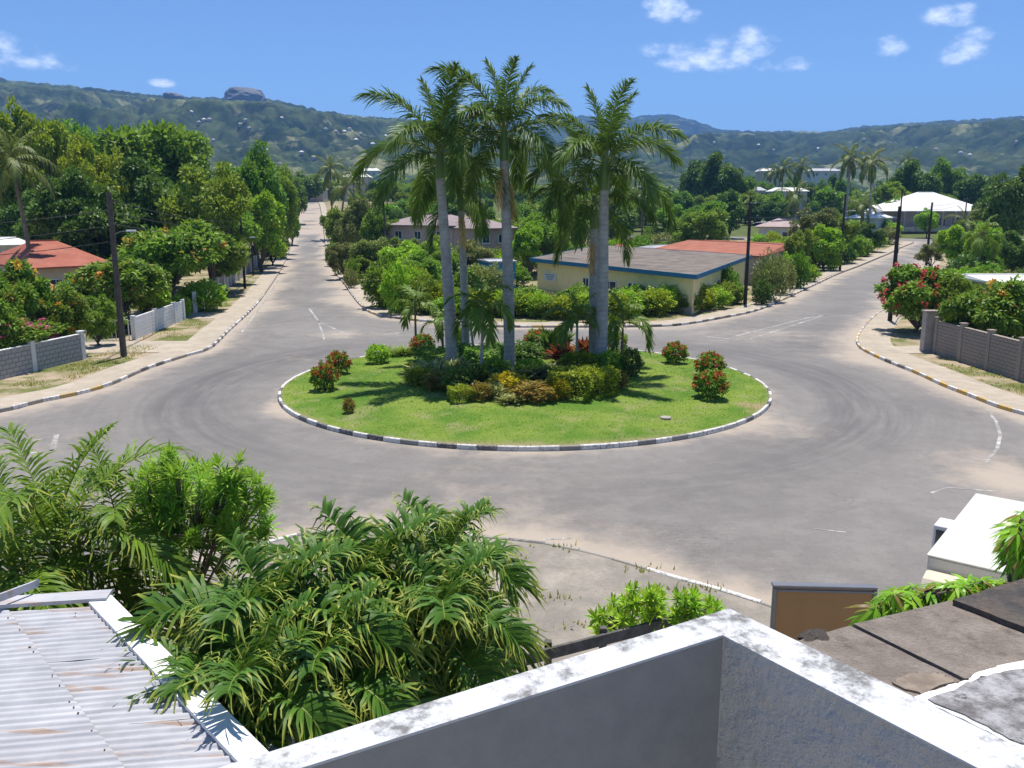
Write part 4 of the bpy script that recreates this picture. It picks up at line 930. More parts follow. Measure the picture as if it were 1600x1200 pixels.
for a in [
    (508, 609, 33, 35, 'ixora', 'round red flowering bush nearest the left rim of the island', 'flowering_bush'),
    (530, 584, 29, 29, 'ixora', 'round red flowering bush just behind the one at the left rim', 'flowering_bush'),
    (591, 567, 30, 24, 'brightbush', 'plain bright green bush on the far left of the lawn', 'bush'),
    (545, 645, 15, 20, 'bronze', 'tiny young bronze plant alone on the left lawn', 'young_plant'),
    (626, 555, 34, 14, 'grasstuft', 'low tuft of pale grass behind the left lawn', 'grass_tuft'),
    (661, 553, 30, 25, 'ixora', 'red flowering bush behind the leftmost small palm', 'flowering_bush'),
    (717, 546, 24, 26, 'ixora', 'red flowering bush glimpsed behind the two leftmost trunks', 'flowering_bush'),
    (840, 546, 32, 26, 'ixora', 'red flowering bush at the back of the island behind the middle palm', 'flowering_bush'),
    (957, 551, 34, 26, 'redgreen', 'clipped red and green bush behind the rightmost tall palm', 'flowering_bush'),
    (1054, 567, 30, 27, 'ixora', 'red flowering bush at the far right of the lawn', 'flowering_bush'),
    (1108, 587, 34, 30, 'ixora', 'rear one of two red flowering bushes standing together at right', 'flowering_bush'),
    (1109, 622, 42, 36, 'ixora', 'front one of two red flowering bushes standing together at right', 'flowering_bush'),
    (672, 594, 50, 32, 'striped', 'cream striped leafy plant at the left end of the bed', 'striped_plant'),
    (708, 588, 48, 30, 'striped', 'cream striped plant wrapping the leftmost tall trunk', 'striped_plant'),
    (640, 583, 14, 14, 'croton', 'small yellow croton at the left tip of the bed', 'croton'),
    (688, 608, 46, 24, 'bronze', 'bronze leaved shrub in front of the cream striped plant', 'shrub'),
    (738, 608, 40, 40, 'darkstrap', 'dark broad leaved plant beside the leftmost tall trunk', 'leafy_plant'),
    (715, 614, 40, 34, 'darkbush', 'dark green low shrub at the front left of the bed', 'shrub'),
    (750, 624, 34, 22, 'bronze', 'orange tinged shrub at the foot of the middle small palm', 'shrub'),
    (794, 614, 54, 27, 'croton', 'bright yellow croton in the middle of the bed', 'croton'),
    (775, 622, 28, 26, 'striped', 'pale striped plant below the bright yellow croton', 'striped_plant'),
    (836, 625, 54, 24, 'bronze', 'orange and green croton at the front middle of the bed', 'croton'),
    (852, 594, 60, 26, 'striped', 'pale spider like plant behind the orange croton', 'striped_plant'),
    (893, 619, 56, 38, 'lime', 'clipped lime green hedge block in front of the rightmost tall palm', 'hedge_block'),
    (933, 616, 44, 36, 'lime', 'clipped lime green hedge block right of the rightmost trunk', 'hedge_block'),
    (962, 608, 32, 26, 'bronze', 'bronze shrub at the right end of the bed', 'shrub'),
    (880, 568, 40, 32, 'cordyline', 'tall dark red leaved plant behind the pale spider plant', 'red_plant'),
    (912, 562, 34, 34, 'cordyline', 'dark red leaved plant against the rightmost trunk', 'red_plant'),
    (868, 556, 38, 44, 'darkstrap', 'dark strap leaved plant at the back of the bed', 'leafy_plant'),
    (760, 570, 60, 26, 'greenbox', 'clipped green hedge behind the middle trunks', 'hedge_block'),
    (818, 566, 52, 26, 'darkbush', 'dark green shrub behind the tallest trunk', 'shrub'),
    (690, 566, 52, 20, 'greenbox', 'low clipped green hedge behind the leftmost trunks', 'hedge_block'),
    (985, 588, 30, 36, 'darkbush', 'dark green shrub under the right small palm', 'shrub'),
    (655, 600, 36, 22, 'hedge', 'low yellow green shrub at the left tip of the bed', 'shrub'), (720, 626, 30, 20, 'lime', 'low lime shrub at the front left of the bed', 'shrub'), (800, 630, 30, 16, 'striped', 'low pale plant at the front edge below the yellow croton', 'striped_plant'),
    (870, 622, 34, 26, 'croton', 'yellow leaved shrub beside the lime hedge block', 'croton'), (772, 590, 40, 26, 'brightbush', 'bright green shrub beside the earth mound', 'shrub'), (830, 590, 44, 24, 'brightbush', 'bright green shrub right of the tallest trunk', 'shrub'), (905, 585, 50, 30, 'hedge', 'yellow green shrub behind the lime hedge', 'shrub'),
    (950, 586, 46, 30, 'hedge', 'leafy green shrub behind the lime hedge block', 'shrub')]:
    island_shrub(*a)
bm = bmesh.new(); bmesh.ops.create_icosphere(bm, subdivisions=3, radius=1)
from mathutils import noise as mnoise
for v in bm.verts: v.co *= 1 + .3 * mnoise.fractal(v.co * 1.5, 1, 2, 4); v.co.z = max(v.co.z, -.25)
p = GL(778, 594); tag(link('earth_mound', bm_mesh('earth_mound', bm, 'stone', True), None, (p.x, p.y + .6, p.z + .08), 0, (1.1, .8, .42)), 'low brown earth mound round the tallest palm trunk', 'mound')
p = GL(1040, 654); bm = bmesh.new(); bmesh.ops.create_cone(bm, cap_ends=True, segments=20, radius1=.24, radius2=.22, depth=.05)
tag(link('inspection_cover', bm_mesh('inspection_cover', bm, 'kc'), None, (p.x, p.y, p.z + .05)), 'small white round cover set in the right lawn', 'cover')
# ------------------------------------------------------------------ buildings
WIN = {}
def window(root, p, n, w, hgt, frame='white_trim', pane='glass', name='window'):
    """window part with frame bars and pane; p centre on wall, n outward normal (x,y) in root space"""
    a = math.atan2(n[1], n[0]) - (-PI / 2); key = (round(w, 2), round(hgt, 2), frame, pane)
    if key not in WIN:
        bm = bmesh.new(); t = .07
        for s in (-1, 1): bx(bm, (s * (w / 2 - t / 2), 0, 0), (t, .10, hgt)); bx(bm, (0, 0, s * (hgt / 2 - t / 2)), (w - 2 * t, .094, t))
        bx(bm, (0, 0, 0), (t * .7, .088, hgt - 2 * t)); fm = bm_mesh('window', bm, frame)
        WIN[key] = (fm, box_mesh('pane', (0, 0, 0), (w - .08, .04, hgt - .08), pane), box_mesh('sill', (0, -.06, -hgt / 2 - .05), (w + .16, .2, .08), frame))
    fm, pm, sm = WIN[key]
    o = link(name, fm, root, (p[0] + n[0] * .02, p[1] + n[1] * .02, p[2]), a); link('pane', pm, o); link('sill', sm, o); return o
def quad_walls(root, P, zb, zt, mat, thick=.18, overlap=0):
    bm = bmesh.new(); prism(bm, P, zb, zt); return link('wall', bm_mesh('wall', bm, mat), root)
def edge_pt(P, e, u, z):
    a, b = np.array(P[e]), np.array(P[(e + 1) % len(P)]); d = b - a; q = a + d * u; n = np.array([d[1], -d[0]]) / np.linalg.norm(d)
    return (q[0], q[1], z), (n[0], n[1])
def grow(P, m):
    c = np.mean(P, 0); out = []
    for p in P: d = np.array(p) - c; out.append(tuple(np.array(p) + d / np.linalg.norm(d) * m))
    return out
# pale yellow flat-roofed building behind the hedge
Pw = [(2.6, 88.0), (15.0, 71.2), (25.6, 95.0), (11.5, 113.0)]     # anticlockwise from above
B1 = thing('yellow_building', 'long pale yellow building with flat stained roof and blue fascia', 'building')
zt = [3.6, 3.25, 3.5, 3.8]
bm = bmesh.new(); prism(bm, Pw, 0, [z - .05 for z in zt]); link('wall', bm_mesh('wall', bm, 'yellow_wall'), B1)
Pr = grow(Pw, .75); bm = bmesh.new(); prism(bm, Pr, [z - .04 for z in zt], [z + .22 for z in zt]); rf = link('roof', bm_mesh('roof', bm, 'flat_roof'), B1)
Pf = grow(Pw, .80)
for e in range(4):
    a, b = np.array(Pf[e]), np.array(Pf[(e + 1) % 4]); bm = bmesh.new(); d = unit(b - a); n = np.array([d[1], -d[0]]) * .06
    prism(bm, [a, b, b + n, a + n], [zt[e] - .12, zt[(e + 1) % 4] - .12] * 1 + [zt[(e + 1) % 4] - .12, zt[e] - .12], [zt[e] + .26, zt[(e + 1) % 4] + .26, zt[(e + 1) % 4] + .26, zt[e] + .26]); link('fascia', bm_mesh('fascia', bm, 'blue_trim'), rf)
for (e, u, w, hh, z) in [(0, .36, .9, 1.2, 1.75), (0, .52, 1.7, 1.15, 1.7), (0, .66, 1.1, .8, 1.9), (0, .82, 1.3, .9, 1.75), (1, .25, .8, 1.1, 1.7), (1, .42, .9, 1.2, 1.7), (1, .62, .8, 1.3, 1.7), (1, .8, .9, 1.2, 1.7)]:
    p, n = edge_pt(Pw, e, u, z); window(B1, p, n, w, hh)
p, n = edge_pt(Pw, 0, .10, 2.05); a = math.atan2(n[1], n[0]) + PI / 2
ws = link('wall_sign', box_mesh('wall_sign', (0, 0, 0), (2.0, .06, .75), 'sign_face'), B1, (p[0] + n[0] * .035, p[1] + n[1] * .035, p[2]), a); ws['label'] = 'pale rectangular sign board with faint blue lines on the yellow wall'
for k in range(3): link('sign_line', box_mesh('sign_line', (0, 0, 0), (1.5 - .3 * k, .02, .07), 'blue_trim'), ws, (0, -.04, .2 - .2 * k))
bm = bmesh.new(); prism(bm, [(-.3, -.02), (.3, -.02), (.3, .02), (-.3, .02)], 0, [.1, .1, .1, .1]); link('sign_emblem', bm_mesh('sign_emblem', bm, 'sign_face'), ws, (-.35, 0, .5))
bm = bmesh.new(); prism(bm, [Pw[0], Pw[1], (Pw[1][0] - .1, Pw[1][1] - .35), (Pw[0][0] - .35, Pw[0][1] - .1)], 0, .7); link('plinth', bm_mesh('plinth', bm, 'grey_wall'), B1)
# red-roofed building behind it
def gable_or_hip(name, label, P, zb, wall_h, ridge_h, roofm, wallm, wins=(), over=.6, hip=.25, cat='house', door=None, group=None, veranda=False):
    """P quad anticlockwise; ridge runs parallel to edges 0 and 2"""
    t = thing(name, label, cat, group=group); P = [np.array(q, float) for q in P]
    bm = bmesh.new(); prism(bm, P, zb - .3, zb + wall_h); link('wall', bm_mesh('wall', bm, wallm), t)
    c = np.mean(P, 0); Q = [np.array(q) for q in grow(P, over * 1.41)]
    m1, m2 = (Q[1] + Q[2]) / 2, (Q[3] + Q[0]) / 2; r1, r2 = m1 + (m2 - m1) * hip, m2 + (m1 - m2) * hip; ze, zr = zb + wall_h - .02, zb + wall_h + ridge_h
    bm = bmesh.new(); v = [bm.verts.new((q[0], q[1], ze)) for q in Q]; u = [bm.verts.new((q[0], q[1], ze + .16)) for q in Q]; a = bm.verts.new((r1[0], r1[1], zr)); b = bm.verts.new((r2[0], r2[1], zr))
    bm.faces.new(v[::-1])
    for k in range(4): bm.faces.new((v[k], v[(k + 1) % 4], u[(k + 1) % 4], u[k]))
    bm.faces.new((u[0], u[1], a, b)); bm.faces.new((u[1], u[2], a)); bm.faces.new((u[2], u[3], b, a)); bm.faces.new((u[3], u[0], b))
    rf = link('roof', bm_mesh('roof', bm, roofm), t)
    k = np.linalg.norm(r2 - r1)
    if k > .5:
        d = unit(r2 - r1); link('ridge_cap', box_mesh('ridge_cap', (0, 0, 0), (k, .3, .1), roofm), rf, (*((r1 + r2) / 2), zr + .02), math.atan2(d[1], d[0]))
    for (e, uu, w, hh, z) in wins:
        p, n = edge_pt(P, e, uu, zb + z); window(t, p, n, w, hh)
    if door:
        p, n = edge_pt(P, door[0], door[1], zb + 1.05); link('door', box_mesh('door', (0, 0, 0), (.95, .1, 2.1), 'old_wood'), t, p, math.atan2(n[1], n[0]) + PI / 2)
    return t
def pxbox(px0, px1, d0, d1, dep, z):
    """footprint whose front runs between two photo columns at distances d0, d1 and is dep deep"""
    a = np.array([at(px0, d0, z), d0]); b = np.array([at(px1, d1, z), d1]); d = unit(b - a); n = np.array([-d[1], d[0]]) * dep
    return [a, b, b + n, a + n]
gable_or_hip('red_roofed_building', 'low building with rusty orange red roof behind the yellow building', [(18.6, 113.5), (28.2, 97.8), (43, 128), (33.5, 143)], 0, 3.35, .75, 'rust_roof', 'beige_wall', [(1, .2, 1, 1.1, 1.9), (1, .45, 1, 1.1, 1.9), (1, .7, 1, 1.1, 1.9)], .5, .02)
gable_or_hip('grey_roofed_shed', 'small grey metal roofed shed behind the yellow building', pxbox(1040, 1085, 122, 125, 9, 3), 0, 2.5, .9, 'grey_roof', 'white_house', [(0, .5, .9, .8, 1.5)], .4, .2)
gable_or_hip('red_roofed_shed', 'small shed with dull red roof left of the grey shed', pxbox(960, 990, 124, 124, 5, 3), 0, 2.7, .9, 'red_roof', 'beige_wall', [(0, .5, .9, .8, 1.5)], .4, .3)
gable_or_hip('mauve_house', 'pinkish house with mauve hipped roof beyond the leftmost palms', pxbox(600, 708, 128, 122, 9, 5), 0, 6.2, 1.6, 'mauve_roof', 'pink_wall', [(0, .22, 1.3, 1.2, 4.9), (0, .5, 1.2, 1.2, 4.9), (0, .82, 1.3, 1.3, 4.9), (0, .5, 1.3, 1.3, 1.9), (0, .2, 1.3, 1.3, 1.9)], .7, .3)
gable_or_hip('pink_house', 'pinkish two storey house half hidden behind the middle palm', pxbox(740, 802, 118, 122, 9, 5), 0, 5.9, 1.4, 'mauve_roof', 'pink_wall', [(0, .3, 1.2, 1.2, 4.6), (0, .7, 1.2, 1.2, 4.6)], .6, .3)
gable_or_hip('blue_shed', 'bright blue painted shed between the palm trunks', pxbox(765, 806, 92, 93, 4, 2), 0, 3.1, .25, 'grey_roof', 'blue_wall', [], .15, .02)
gable_or_hip('white_walled_house', 'white house with faded pink hipped roof beyond the red roofed building', pxbox(1186, 1262, 182, 178, 10, 5), hf(55, 180), 3.1, 1.8, 'pink_roof', 'white_house', [(0, .3, 2.0, 1.3, 1.7), (0, .75, 1.2, 1.2, 1.7)], .9, .35, door=(0, .55))
gable_or_hip('small_white_house', 'small white house beneath the pair of tall roadside palms', pxbox(1326, 1366, 205, 200, 8, 5), hf(80, 203), 3.6, 1.4, 'white_roof', 'white_house', [(0, .3, 1.0, 1.1, 1.9), (0, .75, 1.0, 1.1, 1.9)], .8, .3)
# large white roofed house at the bend
zb = hf(112, 212) + .1
Pv = pxbox(1405, 1528, 206, 208, 13, 7); Vh = gable_or_hip('white_roofed_villa', 'wide house with large white hipped roof at the road bend', Pv, zb, 4.6, 4.6, 'white_roof', 'pink_wall', [(0, .55, 1.8, 2.2, 2.2), (0, .72, 1.8, 2.2, 2.2), (0, .88, 1.8, 2.0, 2.2)], 2.0, .42, door=(0, .5))
a, b = Pv[0], Pv[1]; d = unit(b - a); n = np.array([d[1], -d[0]])
for u in np.linspace(0.02, .98, 7): q = a + (b - a) * u + n * 1.6; link('column', box_mesh('column', (0, 0, 2.3), (.45, .45, 4.6), 'pink_wall', .03), Vh, (*q, zb), math.atan2(d[1], d[0]))
q = (a + b) / 2 + n * 1.6; link('veranda_wall', box_mesh('veranda_wall', (0, 0, .55), (np.linalg.norm(b - a), .2, 1.1), 'beige_wall'), Vh, (*q, zb), math.atan2(d[1], d[0]))
q = a - d * 1.5; bm = bmesh.new(); prism(bm, [(-3.4, -1.5), (2.2, -1.5), (2.2, 5), (-3.4, 5)], 4.55, [4.75, 4.75, 6.6, 6.0]); link('porch_roof', bm_mesh('porch_roof', bm, 'white_roof'), Vh, (*q, zb), math.atan2(d[1], d[0]))
# far long buildings and roofs
for (px0, px1, d, yt, hh, rm, wm, nm, lab) in [
    (1268, 1315, 380, 262, 7, 'grey_roof', 'white_house', 'long_building', 'long pale block with flat grey roof behind the far palms'),
    (1190, 1216, 390, 262, 6, 'white_roof', 'beige_wall', 'long_building', 'pale building with low gable left of the far coconut palms'),
    (1212, 1262, 290, 292, 4, 'white_roof', 'white_house', 'house', 'white roofed house under the two far coconut palms'),
    (1172, 1196, 300, 291, 4, 'grey_roof', 'white_house', 'house', 'small grey roofed house left of the white roofed one'),
    (1078, 1092, 300, 300, 4, 'pink_roof', 'beige_wall', 'house', 'tiny pink roofed house among the trees right of the palms'),
    (535, 575, 360, 271, 5, 'white_roof', 'beige_wall', 'house', 'cream roofed house past the end of the straight road'),
    (560, 590, 420, 262, 5, 'white_roof', 'white_house', 'house', 'white roofed house highest behind the end of the straight road'),
    (494, 504, 340, 290, 3.5, 'pink_roof', 'beige_wall', 'house', 'small pale house closing the view up the straight road'),
    (478, 494, 345, 296, 3.5, 'grey_roof', 'grey_wall', 'house', 'low grey house beside the crest of the straight road'),
    (1556, 1600, 240, 344, 4, 'white_roof', 'white_house', 'house', 'white house low at the edge beyond the bend')]:
    zt_ = ztop(yt, d); P = pxbox(px0, px1, d, d, 9, zt_); z0 = hf((P[0][0] + P[1][0]) / 2, d); wh_ = max(2.6, zt_ - z0 - 1.5)
    gable_or_hip(nm, lab, P, z0, wh_, 1.4, rm, wm, [(0, u, (1.2 if px1 - px0 < 60 else 2), 1.2, wh_ - 1.3) for u in (.2, .5, .8)], .6, .15, 'building' if nm == 'long_building' else 'house')
# left bank houses
gable_or_hip('red_roofed_house', 'low house with red metal roof behind the left block wall', pxbox(48, 168, 80, 85, 13, 3), 0, 3.3, 2.3, 'red_roof', 'beige_wall', [(0, .3, 1.2, 1.1, 1.7), (0, .75, 1.2, 1.1, 1.7), (1, .5, 1.2, 1.1, 1.7)], .8, .35)
gable_or_hip('orange_roofed_house', 'small house with orange roof just in front of the red roof', pxbox(0, 66, 60, 61, 6, 3), 0, 2.7, 1.2, 'orange_roof', 'beige_wall', [(0, .4, 1.0, 1.0, 1.6)], .6, .3)
gable_or_hip('white_house', 'white house with pale roof at the far left edge', pxbox(-60, 38, 96, 99, 10, 4), 0, 4.6, .8, 'white_roof', 'white_house', [(0, .65, 1.0, 1.2, 3.4), (0, .85, 1.0, 1.2, 3.4), (1, .3, 1, 1.2, 3.4)], .5, .15)
gable_or_hip('cream_roofed_shed', 'low shed with flat cream roof behind the right bushes', pxbox(1548, 1640, 74, 74, 8, 2.6), 0, 2.5, .45, 'white_roof', 'grey_wall', [(0, .5, 1.0, .9, 1.5)], .4, .02)
gable_or_hip('far_shed', 'pale roofed shed half hidden under the big right tree', pxbox(1553, 1588, 150, 150, 7, 3), hf(84, 150), 2.6, .8, 'white_roof', 'grey_wall', [], .4, .1)

# small houses on the hill
r = random.Random(4)
def hillhouse(px, py, hn, wm, grp, lab, sc=1.0):
    A, D, Z = HILLS[hn]; a = math.atan((px - 800) / F); k = int(np.clip(np.searchsorted(A, a), 1, len(A) - 1)); dz_ = Z[:, k] - CH; rows = 600 - F * (D * SP + dz_ * CP) / (D * CP - dz_ * SP)
    idx = np.nonzero(rows <= py)[0]; j = idx[0] if len(idx) else len(D) // 2
    x, y, z = D[j] * math.tan(a), D[j], Z[j, k] + 1
    sc *= .35; w, dpt, hh = sc * r.uniform(9, 15), sc * r.uniform(8, 10), sc * r.uniform(4, 6)
    t = thing('hillside_house', lab, 'house', (x, y, z), r.uniform(-.6, .6), grp)
    bm = bmesh.new(); prism(bm, [(-w / 2, -dpt / 2), (w / 2, -dpt / 2), (w / 2, dpt / 2), (-w / 2, dpt / 2)], -3, hh); link('wall', bm_mesh('wall', bm, wm), t)
    bm = bmesh.new(); b = [bm.verts.new(c) for c in ((-w / 2 - .8, -dpt / 2 - .8, hh), (w / 2 + .8, -dpt / 2 - .8, hh), (w / 2 + .8, dpt / 2 + .8, hh), (-w / 2 - .8, dpt / 2 + .8, hh))]; a1, a2 = bm.verts.new((-w / 4, 0, hh + 2)), bm.verts.new((w / 4, 0, hh + 2))
    bm.faces.new(b[::-1]); bm.faces.new((b[0], b[1], a2, a1)); bm.faces.new((b[1], b[2], a2)); bm.faces.new((b[2], b[3], a1, a2)); bm.faces.new((b[3], b[0], a1)); link('roof', bm_mesh('roof', bm, r.choice(['white_roof', 'pink_roof', 'grey_roof'])), t)
for (px, py) in [(320, 180), (330, 195), (338, 190), (346, 192), (392, 200), (400, 197), (405, 205), (520, 205), (535, 212), (548, 208), (556, 205), (565, 222), (500, 250), (482, 245), (590, 232), (350, 222), (455, 190), (572, 212), (610, 215), (430, 240)]:
    hillhouse(px, py, 'near_hill', r.choice(['white_house', 'pink_wall', 'beige_wall']), 'tiny houses on the near wooded hillside', 'tiny pale house among trees on the near hillside below the rock outcrop')
for (px, py) in [(1105, 225), (1172, 232), (1195, 238), (1262, 236), (1330, 226), (1478, 243), (1492, 246), (1560, 230), (1440, 236)]:
    hillhouse(px, py, 'right_hill', r.choice(['white_house', 'beige_wall']), 'tiny houses on the blue right hand hillside', 'tiny pale house on the blue green hillside beyond the bend', .9)

# ------------------------------------------------------------------ boundary walls and gates
def block_wall(name, label, p0, p1, hgt, bl, bh, th_, mat, posts, step=0.0, postmat=None, post_up=.18, cap=True, bays=None):
    p0, p1 = np.array(p0, float), np.array(p1, float); L = np.linalg.norm(p1 - p0); d = (p1 - p0) / L; a = math.atan2(d[1], d[0])
    t = thing(name, label, 'wall', (p0[0], p0[1], hf(*p0) + .1), a)
    link('mortar', box_mesh('mortar', (L / 2, 0, hgt / 2 - .02), (L - .02, th_ - .022, hgt - .01), 'mortar'), t)
    bmsh = box_mesh('block', (0, 0, 0), (bl - .026, th_, bh - .026), mat, .006); hm = box_mesh('block', (0, 0, 0), (bl / 2 - .026, th_, bh - .026), mat, .006)
    r = random.Random(3); nr = int(round(hgt / bh))
    for row in range(nr):
        x = 0.0; k = 0
        while x < L - .05:
            half = row % 2 and k == 0; w = bl / 2 if half else bl
            if x + w > L + .02: w = bl / 2
            if x + w > L + .06: break
            link('block', hm if w < bl * .7 else bmsh, t, (x + w / 2, r.uniform(-.005, .005), (row + .5) * bh), r.uniform(-.006, .006)); x += w; k += 1
    pm = box_mesh('post', (0, 0, (hgt + post_up) / 2), (.3, th_ + .1, hgt + post_up), postmat or mat, .012); cm = box_mesh('post_cap', (0, 0, hgt + post_up + .03), (.38, th_ + .18, .07), postmat or mat, .01)
    for x in posts:
        o = link('post', pm, t, (x, 0, 0)); link('post_cap', cm, o)
    if cap:
        xs = sorted(posts)
        for u, v in zip(xs[:-1], xs[1:]): link('coping', box_mesh('coping', (0, 0, 0), (v - u - .32, th_ + .06, .06), postmat or mat, .01), t, ((u + v) / 2, 0, nr * bh + .035), 0)
    return t
block_wall('block_wall', 'grey concrete block wall with white posts under the pink bougainvillea', (-28.2, 37.0), (-25.35, 50.2), 1.5, .45, .25, .18, 'block_light', [.15, 5.1, 9.4, 13.3], postmat='white_wall', post_up=.16)
wr = block_wall('block_wall', 'brown grey block wall with stepped posts beside the yellow kerb', (26.05, 52.3), (26.6, 37.5), 2.0, .42, .2, .2, 'block', [.25, 3.0, 5.75, 8.6, 11.5, 14.4], post_up=.22)
link('gate_pier', box_mesh('gate_pier', (0, 0, 1.25), (.5, .9, 2.5), 'grey_wall', .02), wr, (-.45, -.1, 0)); link('pier_cap', box_mesh('pier_cap', (0, 0, 2.55), (.62, 1.05, .12), 'block', .02), wr, (-.45, -.1, 0))
link('return_wall', box_mesh('return_wall', (0, 0, 1.05), (.2, 2.2, 2.1), 'grey_wall', .01), wr, (-.45, 1.7, 0))
def plank_wall(name, label, pts, hgt, mat, nplank, th_=.14, postw=.28):
    t = thing(name, label, 'wall', (pts[0][0], pts[0][1], hf(*pts[0]) + .1)); o0 = np.array(pts[0])
    pm = box_mesh('post', (0, 0, (hgt + .12) / 2), (postw, postw, hgt + .12), 'white_wall', .012)
    for p in pts: link('post', pm, t, (p[0] - o0[0], p[1] - o0[1], hf(*p) - hf(*pts[0])))
    for a, b in zip(pts[:-1], pts[1:]):
        a, b = np.array(a), np.array(b); d = b - a; L = np.linalg.norm(d) - postw; m = (a + b) / 2 - o0; ph = hgt / nplank
        me = box_mesh('plank', (0, 0, 0), (L, th_, ph - .02), mat, .008)
        for k in range(nplank): link('plank', me, t, (m[0], m[1], (k + .5) * ph + hf(*((a + b) / 2)) - hf(*pts[0])), math.atan2(d[1], d[0]))
        link('backing', box_mesh('backing', (0, 0, hgt / 2), (L, th_ * .6, hgt - .03), mat), t, (m[0], m[1], hf(*((a + b) / 2)) - hf(*pts[0])), math.atan2(d[1], d[0]))
    return t
plank_wall('panel_wall', 'white wall of horizontal concrete planks under the orange flowered trees', [(-25.6, 57.6), (-25.85, 61.8), (-26.05, 65.8), (-26.15, 67.9)], 1.55, 'white_wall', 6)
plank_wall('panel_wall', 'grey panel wall running up the straight road past the gate', [(-26.9, 72.6), (-27.9, 77.5), (-28.9, 82.4), (-29.9, 87.3), (-30.9, 92.2), (-32.0, 97.6), (-33.2, 103.6), (-34.4, 110), (-35.9, 118), (-37.6, 127)], 1.7, 'grey_wall', 4)
plank_wall('panel_wall', 'short beige wall at the corner of the straight road opposite', [(-11.4, 88.5), (-12.6, 92.5), (-14.5, 99.0)], 1.6, 'beige_wall' if 'beige_wall' in MT else 'grey_wall', 3)
plank_wall('panel_wall', 'low teal painted wall between shrubs beside the right road', [(34.6, 108.2), (37.4, 113.0), (40.0, 117.6)], 1.4, 'teal', 3)
def bar_gate(name, label, p0, p1, hgt, mat, nb):
    p0, p1 = np.array(p0), np.array(p1); d = p1 - p0; L = np.linalg.norm(d); t = thing(name, label, 'gate', (*p0, hf(*p0) + .12), math.atan2(d[1], d[0]))
    bm = bmesh.new()
    for x in (.03, L - .03): bx(bm, (x, 0, hgt / 2), (.06, .05, hgt))
    for z in (.08, hgt - .04): bx(bm, (L / 2, 0, z), (L - .12, .046, .05))
    link('gate_frame', bm_mesh('gate_frame', bm, mat), t); me = box_mesh('bar', (0, 0, hgt / 2), (.03, .03, hgt - .18), mat)
    for k in range(nb): link('bar', me, t, (.06 + (k + 1) * (L - .12) / (nb + 1), 0, .02))
    return t
bar_gate('iron_gate', 'white iron bar gate leaf standing open beside the plank wall', (-25.75, 57.2), (-28.3, 56.4), 1.45, 'white_wall', 9)
bar_gate('iron_gate', 'white iron bar gate leaf near the grey block wall end', (-28.4, 53.0), (-31.2, 52.6), 1.4, 'white_wall', 10)
link_w = plank_wall('panel_wall', 'whitewashed side wall of the yard behind the open gateway', [(-31.5, 52.6), (-33.5, 58.5), (-34.5, 63)], 1.8, 'white_wall', 3)

# ------------------------------------------------------------------ utility poles and wires
POLE = {}
def pole(key, label, px, py, yt, r0=.15, mat='pole', arm=None, lamp=False, d=None):
    b = G(px, py); zt_ = ztop(yt, b.y); hh = zt_ - b.z
    t = thing('utility_pole', label, 'pole', (b.x, b.y, b.z + .05), 0)
    v, f = tube_np(np.array([[0, 0, z] for z in np.linspace(-.1, hh, 7)]), np.linspace(r0, r0 * .72, 7), 10); v = np.vstack([v, [[0, 0, hh + .02]]])
    k = len(v) - 1; f = np.vstack([f, [[60 + i, 60 + (i + 1) % 10, k, k] for i in range(0)]]) if False else f
    link('shaft', bigmesh('shaft', v, f, mat, smooth=True), t)
    link('pole_top', box_mesh('pole_top', (0, 0, 0), (r0 * 1.1, r0 * 1.1, .06), mat), t, (0, 0, hh))
    if arm:
        link('crossarm', box_mesh('crossarm', (0, 0, 0), (arm, .1, .12), mat), t, (0, -.14, hh - .55), .5)
        for s in (-1, 0, 1):
            bm = bmesh.new(); bmesh.ops.create_cone(bm, cap_ends=True, segments=8, radius1=.05, radius2=.03, depth=.16); link('insulator', bm_mesh('insulator', bm, 'lampglass'), t, (s * arm * .42 * math.cos(.5), -.14 + s * arm * .42 * math.sin(.5), hh - .41))
    if lamp:
        v, f = tube_np(np.array([[0, 0, hh - 2.4], [.5, -.1, hh - 2.2], [1.0, -.2, hh - 2.15]]), np.array([.035, .03, .03]), 6); link('lamp_arm', bigmesh('lamp_arm', v, f, 'steel'), t)
        link('lamp_head', box_mesh('lamp_head', (0, 0, 0), (.55, .2, .12), 'lampglass', .03), t, (1.2, -.22, hh - 2.15))
    bm = bmesh.new(); bx(bm, (r0 * .9, 0, hh * .62), (.06, .06, .3)); bx(bm, (-r0 * .9, 0, hh * .4), (.05, .05, .4)); link('bracket', bm_mesh('bracket', bm, 'steel'), t)
    POLE[key] = (Vector((b.x, b.y, b.z)), hh); return t
pole('a', 'grey wooden utility pole on the grass by the left driveway', 194, 561, 303, .19, 'pole', None, True)
pole('b', 'dark utility pole beside the grey panel wall', 383, 453, 340, .15, 'pole_dark', None, True)
pole('c', 'thinner dark pole just past the first along the grey panel wall', 396, 432, 352, .12, 'pole_dark')
pole('d', 'brown wooden pole among bushes right of the straight road', 603, 421, 330, .17, 'pole')
pole('e', 'dark pole on the pavement in front of the red roofed building', 1164, 478, 310, .17, 'pole_dark', 1.6, True)
pole('f', 'dark pole further along the pavement of the right road', 1312, 424, 305, .18, 'pole_dark', None, True)
pole('g', 'dark pole at the kerb beside the red bougainvillea', 1390, 504, 324, .18, 'pole_dark', None)
pole('h', 'dark pole near the kerb tip at the road bend', 1402, 386, 298, .17, 'pole_dark')
pole('i', 'dark pole behind the red bougainvillea, across from the bend', 1447, 416, 317, .19, 'pole_dark')
pole('j', 'pole with crossarm in front of the white roofed villa', 1505, 366, 308, .17, 'pole', 2.4)
pole('k', 'thin pale pole far up the straight road on the left side', 466, 345, 286, .14, 'pole')
